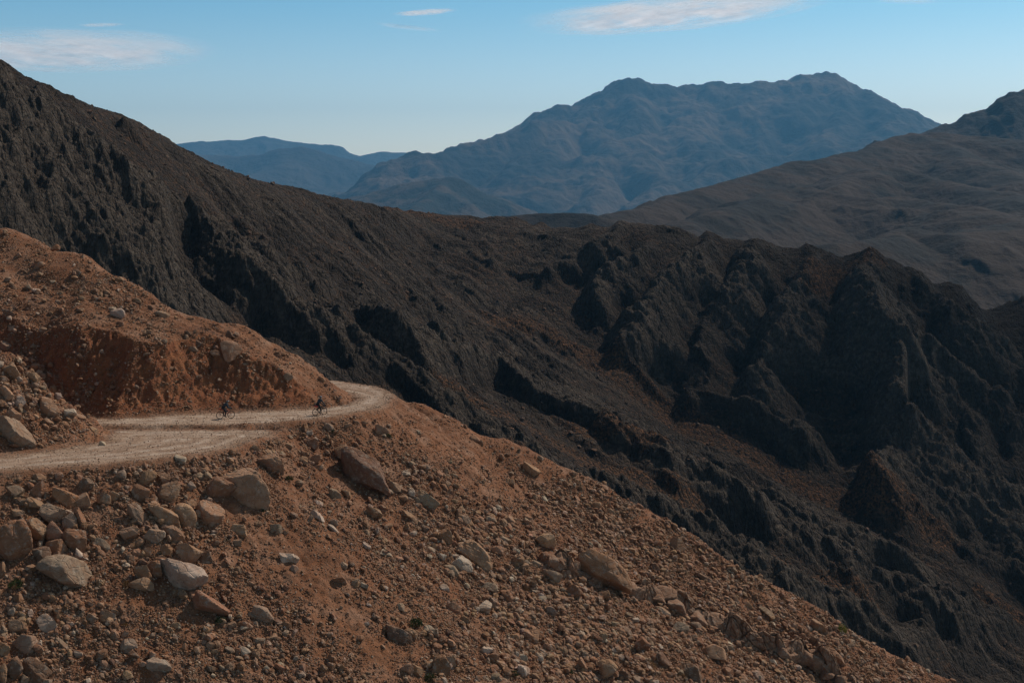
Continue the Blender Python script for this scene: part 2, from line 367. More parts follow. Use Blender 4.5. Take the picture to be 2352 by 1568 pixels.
# crests drawn as polylines (pixel, lift of the crest above the base as a fraction of its distance), near-side and far-side steepness
RIBS = [
 ([(290, 266), (350, 350), (420, 420), (500, 470), (560, 540), (640, 610), (740, 690)], .022, 1.5, .5),
 ([(400, 336), (440, 395), (510, 440), (600, 500), (700, 560)], .014, 1.5, .5),
 ([(-60, 130), (60, 205), (150, 290), (230, 352), (300, 400), (370, 432), (450, 505), (560, 600), (700, 705), (850, 795), (1000, 890), (1150, 1000)], .032, 1.4, .5),
 ([(-60, 265), (0, 290), (70, 322), (150, 412), (220, 462), (280, 540), (340, 622), (420, 720), (500, 790), (640, 860), (800, 960)], .032, .62, .6),
 ([(540, 545), (640, 600), (746, 650), (834, 690), (965, 740), (1100, 800)], .018, 1.5, .5),
 ([(700, 520), (834, 600), (965, 655), (1027, 700), (1100, 740)], .020, 1.4, .5),
 ([(760, 660), (904, 736), (1053, 784), (1141, 819), (1229, 867), (1317, 925), (1405, 978), (1536, 1042), (1700, 1130), (1900, 1235)], .034, 1.7, .45),
 ([(746, 753), (878, 823), (1009, 902), (1097, 964), (1229, 1040), (1400, 1110), (1600, 1210), (1800, 1310), (2000, 1400), (2200, 1490)], .030, 1.5, .45),
 ([(560, 770), (700, 850), (800, 895), (905, 935), (1100, 1020), (1300, 1125), (1500, 1240), (1700, 1350), (1900, 1450), (2050, 1540)], .034, 1.3, .42),
 ([(1400, 1020), (1560, 1090), (1750, 1170), (1950, 1270), (2150, 1370), (2352, 1480)], .026, 1.5, .5),
 ([(1650, 1100), (1850, 1180), (2050, 1270), (2250, 1370), (2400, 1450)], .02, 1.4, .5),
 ([(979, 575), (1053, 570), (1119, 600), (1163, 645)], .022, 1.1, .7),
 ([(830, 520), (930, 560), (1010, 610), (1100, 640)], .016, 1.2, .6),
 ([(1308, 551), (1250, 565), (1207, 586), (1141, 613)], .016, 1.1, .8),
 ([(1430, 506), (1405, 542), (1339, 578), (1270, 625), (1211, 664)], .018, 1.1, .9),
 ([(1530, 521), (1457, 578), (1405, 610), (1350, 670), (1320, 730)], .022, 1.1, .9),
 ([(1640, 533), (1606, 578), (1514, 643), (1470, 700), (1440, 780), (1450, 850)], .030, 1.0, 1.0),
 ([(1729, 546), (1720, 600), (1690, 660), (1640, 720), (1600, 800), (1590, 870)], .024, 1.0, 1.0),
 ([(1860, 562), (1850, 640), (1800, 700), (1760, 780), (1740, 850), (1750, 905)], .030, 1.0, 1.0),
 ([(1990, 570), (2001, 645), (2011, 696), (2052, 758), (2057, 773), (2062, 876), (2078, 937), (2098, 993)], .040, 1.0, 1.0),
 ([(2098, 993), (2042, 1040), (1996, 1075), (1960, 1124)], .034, 1.1, 1.0),
 ([(2098, 993), (2150, 1040), (2190, 1070), (2257, 1086), (2349, 1122), (2450, 1170)], .034, 1.0, 1.0),
 ([(2052, 758), (2114, 773), (2190, 824), (2270, 880), (2352, 960), (2430, 1010)], .026, 1.0, 1.0),
 ([(2088, 610), (2130, 650), (2185, 686), (2257, 737), (2349, 814), (2450, 870)], .022, 1.0, 1.0),
 ([(1580, 900), (1601, 906), (1673, 932), (1755, 948), (1832, 978), (1888, 952)], .022, 1.3, .9),
 ([(2270, 880), (2230, 960), (2210, 1020)], .02, 1.0, 1.0),
 ([(2257, 1086), (2230, 1140), (2210, 1200)], .02, 1.1, 1.0),
 ([(850, 505), (905, 540), (960, 560)], .022, 1.0, .6), ([(1000, 503), (1060, 530), (1120, 560), (1150, 600)], .024, 1.0, .7), ([(1150, 500), (1130, 540), (1090, 562)], .02, .9, .8), ([(1240, 512), (1190, 545), (1130, 562)], .022, .9, .9),
 ([(640, 440), (760, 500), (880, 570), (980, 640), (1060, 690)], .022, 1.1, .5), ([(760, 472), (860, 530), (960, 590), (1060, 650), (1150, 690)], .02, 1.1, .5), ([(480, 470), (560, 500), (660, 580), (760, 640), (860, 690)], .022, 1.1, .5),
 ([(620, 452), (720, 505), (830, 545), (930, 590)], .024, 1.1, .55), ([(560, 640), (660, 720), (760, 790), (860, 830)], .02, 1.2, .55), ([(880, 620), (960, 700), (1060, 755), (1180, 800)], .022, 1.2, .55), ([(1250, 960), (1380, 1030), (1500, 1085)], .016, 1.2, .5),
]
LIFTS = {0: .055, 1: .03, 2: .085, 3: .085, 4: .045, 5: .05, 6: .078, 7: .06, 8: .07, 9: .05, 10: .04}
wx = MX + 5 * noise2(MX / 42, MY / 42, 71) + 2.6 * noise2(MX / 13, MY / 13, 72); wy = MY + 7 * noise2(MX / 42, MY / 42, 73) + 2.6 * noise2(MX / 13, MY / 13, 74)
for k, (line, lift, sn, sf) in enumerate(RIBS):
    lift = LIFTS.get(k, lift * 1.5)
    L = np.array(line, float); Yb = depth(L[:, 0], L[:, 1])
    ends = np.ones(len(L)); ends[-1] = .15
    if line[0][0] > 300 and L[0, 1] > 560: ends[0] = .3
    if k >= 27 and L[0, 1] < 520: ends[0] = .03
    if 11 <= k < 27 and L[0, 1] < 625: ends[0] = .03; ends[1] = min(ends[1], .75)
    C = np.array([pt(a, b, y * (1 - lift * e)) for (a, b), y, e in zip(line, Yb, ends)])
    x0, x1, y0, y1 = C[:, 0].min() - 90, C[:, 0].max() + 90, C[:, 1].min() - 90, C[:, 1].max() + 90
    r = (MX > x0) & (MX < x1) & (MY > y0) & (MY < y1)
    X, Y = wx[r], wy[r]; bd = np.full(X.shape, 1e9); wsum = np.full(X.shape, 1e-30); zs = np.zeros(X.shape); ss = np.zeros(X.shape)
    for a, b in zip(C[:-1], C[1:]):
        e = b - a; el = math.hypot(e[0], e[1]); t = np.clip(((X - a[0]) * e[0] + (Y - a[1]) * e[1]) / (el * el), 0, 1)
        d = np.hypot(X - a[0] - t * e[0], Y - a[1] - t * e[1]); bd = np.minimum(bd, d)
        s = (e[0] * (Y - a[1]) - e[1] * (X - a[0])) * (1 if e[0] > 0 else -1) / (el * (d + .5))      # +1 behind the crest, -1 on the near side
        wt = (d + .3) ** -7; wsum += wt; zs += wt * (a[2] + t * e[2]); ss += wt * s
    q = sstep(.6, -.6, ss / wsum); sl = sf + (sn * (.78 if k < 11 else 1) - sf) * q
    tent = zs / wsum - sl * np.where(bd < 4, bd ** 2 / 8, bd - 2)
    tent = tent + 1.2 * noise2(X / 16, Y / 16, 80 + k)
    z = MZ[r]; h = 5.0                                              # smooth maximum
    q = np.clip(.5 + .5 * (tent - z) / h, 0, 1)
    MZ[r] = z * (1 - q) + tent * q + .25 * h * q * (1 - q)
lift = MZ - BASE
fall = .84 * MX - .55 * MY; tang = .55 * MX + .84 * MY
rightw = sstep(120, 330, MX + (MY - 600) * .1) * sstep(520, 700, MY + MX * .2)
wv = 3 * noise2(MX / 25, MY / 25, 51)
strata = ridged((tang + wv) / 17, fall / 55, 4, 52)
strata2 = ridged((MX + wv) / 21, (MY + wv) / 36, 5, 53)
rockm = np.clip(.34 + .28 * rightw + lift / 16 + .5 * fbm(MX / 45, MY / 45, 3, 54), .08, 1.2)
MZ += rockm * (1.7 * (strata - .75) * (1 - rightw) + 2.2 * (strata2 - .8) * rightw * (.2 + .8 * sstep(0, 70, np.interp(MU, [(a - CX) / F for a, b, c in SKY_A], [c for a, b, c in SKY_A]) - MY)))
ysky = np.interp(MU, [(a - CX) / F for a, b, c in SKY_A], [c for a, b, c in SKY_A])
MZ += (1 - rightw) * sstep(15, 130, ysky - MY) * 4.2 * (ridged((tang + 1.6 * wv) / 27, fall / 190, 3, 64) - .8)
streak = np.clip(.5 + .8 * fbm((tang + wv) / 6.5, fall / 60, 4, 65), 0, 1) * (1 - rightw)
MZ += rockm * (1.3 * fbm(MX / 6.5, MY / 6.5, 4, 55, .55) + .9 * ridged((tang + wv) / 5.2, fall / 15, 3, 56))
wa, wb = fall + 2.2 * noise2(MX / 7, MY / 7, 57), tang + 2.2 * noise2(MX / 7, MY / 7, 60)
edge_ = .35 + .65 * sstep(0, 70, np.interp(MU, [(a - CX) / F for a, b, c in SKY_A], [c for a, b, c in SKY_A]) - MY)
for sz_, st_, A, sd_ in ((9.5, 1.7, 2.4, 58), (4.2, 1.6, 1.25, 59), (1.9, 1.5, .6, 61)):
    d1, d2, cid = cells(wa / (sz_ * st_), wb / sz_, sd_)
    MZ += (.2 + .8 * np.clip(rockm, 0, 1.1)) * A * (.55 + .12 * rightw) * edge_ * (.7 * (cid - .5) + .5 * (.45 - d1 ** 2) - .55 * np.exp(-((d2 - d1) / .09) ** 2))
soil = .45 * sstep(.75, .15, rockm)
for line, wd in (([(1150, 745), (1240, 770), (1320, 815), (1500, 920), (1650, 1000), (1800, 1080), (2000, 1170), (2140, 1235)], 9), ([(1000, 905), (1150, 965), (1300, 1030), (1400, 1080), (1600, 1185), (1800, 1290), (1960, 1375)], 8),
                 ([(870, 512), (930, 522), (1000, 535), (1060, 548)], 12), ([(1860, 705), (1900, 680), (1940, 655), (1990, 625)], 10), ([(1320, 1000), (1480, 1075), (1600, 1120)], 6), ([(2290, 1400), (2352, 1430)], 8), ([(1060, 1060), (1300, 1180), (1500, 1290)], 5)):
    L = np.array(line, float); C = np.array([pt(a, b, y) for (a, b), y in zip(line, depth(L[:, 0], L[:, 1]))]); bd = np.full(MX.shape, 1e9)
    for a, b in zip(C[:-1], C[1:]):
        e = b - a; t = np.clip(((MX - a[0]) * e[0] + (MY - a[1]) * e[1]) / (e[0] ** 2 + e[1] ** 2), 0, 1); bd = np.minimum(bd, np.hypot(MX - a[0] - t * e[0], MY - a[1] - t * e[1]))
    soil = np.maximum(soil, sstep(wd * 1.6, wd * .5, bd + 4 * fbm(MX / 9, MY / 9, 3, 62)) * 1.25)
VM = np.stack([MX, MY, MZ], -1).reshape(-1, 3)
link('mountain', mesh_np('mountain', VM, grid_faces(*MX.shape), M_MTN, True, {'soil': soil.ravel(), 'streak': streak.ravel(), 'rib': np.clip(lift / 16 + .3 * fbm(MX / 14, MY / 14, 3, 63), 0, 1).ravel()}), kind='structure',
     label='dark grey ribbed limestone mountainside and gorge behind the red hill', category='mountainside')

# ================================================================== FAR MOUNTAINS
def crop_a(x, y): return (918.5 + .6092 * x, 143.5 + .6092 * y)
FARK = 1.75
def crests(name, lines, u0, u1, Y0, Y1, nu, ny, floor, mat, amp, L, seed, label, drain=1.0):
    if Y0 > 4200: Y0, Y1, floor, amp, L = [v * FARK for v in (Y0, Y1, floor, amp, L)]; lines = [([(a, b, c * FARK) for a, b, c in p], q, r) for p, q, r in lines]
    u = np.linspace(u0, u1, nu); y = np.exp(np.linspace(math.log(Y0), math.log(Y1), ny))
    FU, FY = np.meshgrid(u, y); FX = FU * FY
    Zb = np.full(FX.shape, float(floor)) + 20 * noise2(FX / L, FY / L, seed)
    wx = FX + L * .22 * noise2(FX / L, FY / L, seed + 1) + L * .09 * noise2(FX / L * 3, FY / L * 3, seed + 2)
    wy = FY + L * .22 * noise2(FX / L, FY / L, seed + 3) + L * .09 * noise2(FX / L * 3, FY / L * 3, seed + 4)
    top = np.full(FX.shape, -1e9); first = None
    for pts, sn, sf in lines:
        qx, qy = (FX + .25 * (wx - FX), FY + .25 * (wy - FY)) if first is None else (FX + .6 * (wx - FX), FY + .6 * (wy - FY))
        C = np.array([pt(*p) for p in pts]); bd = np.full(FX.shape, 1e9); zc = np.zeros(FX.shape); side = zc.copy(); lim = zc.copy()
        R = L * .06; wsum = np.full(FX.shape, 1e-30); zs = np.zeros(FX.shape); ss = np.zeros(FX.shape)
        for a, b in zip(C[:-1], C[1:]):
            e = b - a; el = math.hypot(e[0], e[1]); t = np.clip(((qx - a[0]) * e[0] + (qy - a[1]) * e[1]) / (el * el), 0, 1)
            d = np.hypot(qx - a[0] - t * e[0], qy - a[1] - t * e[1]); bd = np.minimum(bd, d)
            sd_ = (e[0] * (qy - a[1]) - e[1] * (qx - a[0])) * (1 if e[0] > 0 else -1) / (el * (d + .01 * L))
            wt = (d / L + .003) ** -6; wsum += wt; zs += wt * (a[2] + t * e[2]); ss += wt * sd_
        q = sstep(.6, -.6, ss / wsum); tent = zs / wsum - (sf + (sn - sf) * q) * np.where(bd < R, bd ** 2 / (2 * R), bd - R / 2)
        first = bd if first is None else np.minimum(first, bd * 1.3)
        h = L * .05; q = np.clip(.5 + .5 * (tent - Zb) / h, 0, 1); Zb = Zb * (1 - q) + tent * q + .25 * h * q * (1 - q)
        top = np.maximum(top, tent)
    near = np.clip((Zb - floor) / (amp * 5), 0.1, 1) * np.clip(first / (L * .7), .06, .62 if Y0 > 4200 else .42)
    zr = ridged(FX / L, FY / (L * 1.7), 6, seed + 7, .5) - .75
    zr = zr + .32 * (ridged(FX / (L * .36) + .3 * zr, FY / (L * .5), 5, seed + 11, .55) - .75); Zb += near * amp * drain * zr + amp * .08 * fbm(FX / (L * .16), FY / (L * .16), 4, seed + 9)
    Vf = np.stack([FX, FY, Zb], -1).reshape(-1, 3)
    return link(name, mesh_np(name, Vf, grid_faces(ny, nu), mat, True), kind='structure', label=label, category='mountain')
def cr(pts, yf): return [(*crop_a(a, b), yf(a, b)) for a, b in pts]
MF1 = mat_far('far_slope', (.092, .060, .037), (.017, .016, .0125), .0009, 70)
MF2 = mat_far('hill_slope', (.038, .025, .0175), (.015, .0125, .010), .006, 14)
MF3 = mat_far('distant_slope', (.06, .05, .04), (.035, .032, .028), .0005, 140)
MF4 = mat_far('forest_slope', (.07, .05, .033), (.018, .02, .015), .003, 40)
def y3(a, b): return 9300 - (b - 60) * 5.2
crests('mountain', [
    (cr([(-60, 440), (0, 420), (60, 400), (160, 355), (200, 320), (280, 290), (400, 260), (500, 205), (555, 175), (620, 158), (690, 145), (745, 125), (760, 110), (820, 78), (895, 67), (950, 76), (1000, 80), (1030, 92), (1090, 82), (1150, 72),
         (1200, 75), (1280, 92), (1330, 90), (1400, 73), (1450, 65), (1490, 48), (1540, 45), (1600, 52), (1680, 80), (1740, 105), (1830, 160), (1900, 200), (1960, 225), (2010, 240), (2200, 330)], lambda a, b: 9300), .50, .5),
    (cr([(200, 345), (400, 280), (560, 237), (620, 218), (700, 215), (780, 237), (860, 272), (900, 330)], y3), .6, .55),
    (cr([(620, 220), (640, 290), (600, 380), (520, 450), (440, 520)], y3), .72, .6),
    (cr([(895, 67), (940, 140), (960, 200), (870, 270)], y3), .65, .6),
    (cr([(870, 310), (1000, 292), (1060, 252), (1100, 246), (1180, 290), (1270, 352)], y3), .72, .6),
    (cr([(870, 310), (800, 360), (720, 440), (650, 540)], y3), .72, .6),
    (cr([(1540, 50), (1480, 130), (1380, 160), (1250, 172), (1170, 205), (1150, 290)], y3), .72, .6),
    (cr([(1540, 50), (1600, 120), (1650, 190), (1640, 280), (1560, 340)], y3), .72, .6),
    (cr([(1700, 100), (1780, 190), (1850, 240), (1800, 300)], y3), .72, .6),
    (cr([(880, 530), (1000, 462), (1120, 440), (1250, 392), (1500, 340), (1700, 290), (1900, 225)], y3), .7, .6),
    (cr([(1000, 462), (960, 400), (980, 350)], y3), .7, .6),
    (cr([(1250, 392), (1230, 340), (1180, 290)], y3), .7, .6),
    ], -.2, .40, 5400, 11000, 820, 640, -520, MF1, 560, 1700, 213, 'broad blue-hazed double-peaked mountain beyond the valley')
crests('distant_ridge', [
    ([(300, 360, 14500), (430, 331, 14500), (520, 325, 14500), (560, 322, 14500), (590, 316, 14500), (612, 316, 14500), (640, 320, 14500), (700, 331, 14500), (760, 333, 14500), (785, 340, 14500), (800, 352, 14500), (822, 359, 14500),
      (840, 353, 14500), (870, 348, 14500), (910, 350, 14500), (960, 353, 14500), (1015, 360, 14500), (1150, 390, 14500)], .35, .5)],
    -.30, .02, 12500, 16800, 420, 150, -700, MF3, 170, 1700, 300, 'pale blue hazy ridge lowest on the horizon')
crests('distant_ridge', [
    ([(300, 330, 11000), (420, 346, 11000), (500, 360, 11000), (560, 358, 11000), (620, 352, 11000), (660, 340, 11000), (695, 339, 11000), (720, 346, 11000), (780, 361, 11000), (850, 378, 11000), (900, 394, 11000), (980, 420, 11000)], .40, .5),
    ([(695, 339, 11000), (650, 390, 10300), (560, 420, 9800)], .45, .45),
    ([(420, 370, 10200), (520, 390, 9900), (640, 430, 9400), (720, 470, 9300)], .4, .4),
    ([(900, 394, 10700), (800, 430, 9900), (700, 440, 9400)], .4, .4)],
    -.30, .02, 7900, 12600, 420, 300, -600, MF3, 170, 1300, 330, 'dark blue rounded ridge in front of the palest ridge')
crests('hill', [
    ([(700, 490, 5600), (780, 463, 5600), (860, 441, 5600), (920, 423, 5600), (960, 419, 5600), (1010, 411, 5600), (1050, 408, 5600), (1068, 412, 5600), (1100, 432, 5600), (1150, 466, 5600), (1205, 496, 5600), (1300, 540, 5600)], .42, .5),
    ([(1050, 408, 5600), (1010, 440, 5300), (950, 480, 5000)], .5, .45)],
    -.20, .12, 4300, 6500, 360, 240, -330, MF4, 60, 420, 360, 'low bluish hill with dark forest on one flank below the broad mountain')
def y4(a, b): return np.interp(b, [260, 420, 560, 700], [3700, 3050, 2450, 2000])
crests('hill', [
    (cr([(560, 620), (700, 585), (760, 565), (860, 555), (950, 535), (1000, 520), (1080, 490), (1150, 475), (1250, 445), (1350, 415), (1400, 400), (1480, 375), (1560, 370), (1640, 350), (1720, 335), (1780, 310), (1900, 272), (1960, 265),
         (2020, 265), (2100, 270), (2250, 285), (2352, 292), (2600, 300)], y4), .32, .45),
    (cr([(1100, 612), (1300, 541), (1480, 481), (1560, 468), (1640, 490), (1800, 511), (1950, 505), (2150, 552), (2300, 602)], lambda a, b: y4(a, b) * .93), .36, .3),
    (cr([(1640, 470), (1750, 401), (1900, 396), (2050, 441), (2200, 470), (2352, 520)], lambda a, b: y4(a, b) * .95), .36, .35),
    (cr([(1650, 690), (1850, 656), (1980, 626), (2100, 656), (2250, 622), (2352, 606), (2500, 590)], lambda a, b: y4(a, b) * .9), .4, .35),
    (cr([(1960, 265), (2100, 332), (2352, 452)], y4), .36, .36),
    (cr([(480, 575), (540, 570), (600, 568), (650, 575), (710, 592)], lambda a, b: 2300), .4, .4)],
    -.02, .42, 1650, 4600, 620, 620, -290, MF2, 34, 340, 400, 'brown-grey rolling hills behind the dark gorge rim')
crests('mountain', [
    (cr([(1900, 290), (2010, 240), (2060, 230), (2110, 200), (2180, 180), (2250, 130), (2290, 110), (2352, 92), (2450, 60), (2650, 10)], lambda a, b: 5000), .6, .6),
    ],
    .22, .48, 4100, 6000, 260, 240, -400, mat_far('dark_peak', (.035, .025, .019), (.020, .017, .014), .004, 25), 170, 520, 500, 'dark steep peak cut off by the picture edge beyond the brown hills')
gm = mesh_np('valley_ground', np.array([[-26000, -2500, -1250], [26000, -2500, -1250], [26000, 29800, -1250], [-26000, 29800, -1250]]), np.array([[0, 1, 2, 3]]), MF2)
link('ground', gm, kind='structure', label='valley ground far below the mountains', category='ground')

# ================================================================== BOULDERS
# every boulder one can pick out: centre, width, height in an enlargement of the photograph, tilt, tone, (label, short name used by its neighbours)
TONE = {'t': (.35, .205, .122), 'r': (.27, .135, .076), 'g': (.31, .215, .148), 'w': (.52, .40, .30), 'd': (.15, .094, .064)}
TWORD = {'t': 'tan', 'r': 'red-brown', 'g': 'grey', 'w': 'whitish', 'd': 'dark brown'}
def k3(x, y): return (.5618 * x / 1.7415, (1850 + .5618 * y) / 1.7415)
def k4(x, y): return ((1000 + .6575 * x) / 1.7415, (1700 + .6575 * y) / 1.7415)
def k5(x, y): return ((2000 + .6378 * x) / 1.7415, (2000 + .6378 * y) / 1.7415)
def k2(x, y): return (.5952 * x / 1.7415, (1300 + .5952 * y) / 1.7415)
def k6(x, y): return (.7014 * x / 1.7415, (200 + .7014 * y) / 1.7415)
SC = {'k3': .5618 / 1.7415, 'k4': .6575 / 1.7415, 'k5': .6378 / 1.7415, 'k2': .5952 / 1.7415, 'k6': .7014 / 1.7415}
SC['k5b'] = SC['k5']
KF = {'k5b': k5, 'k3': k3, 'k4': k4, 'k5': k5, 'k2': k2, 'k6': k6}
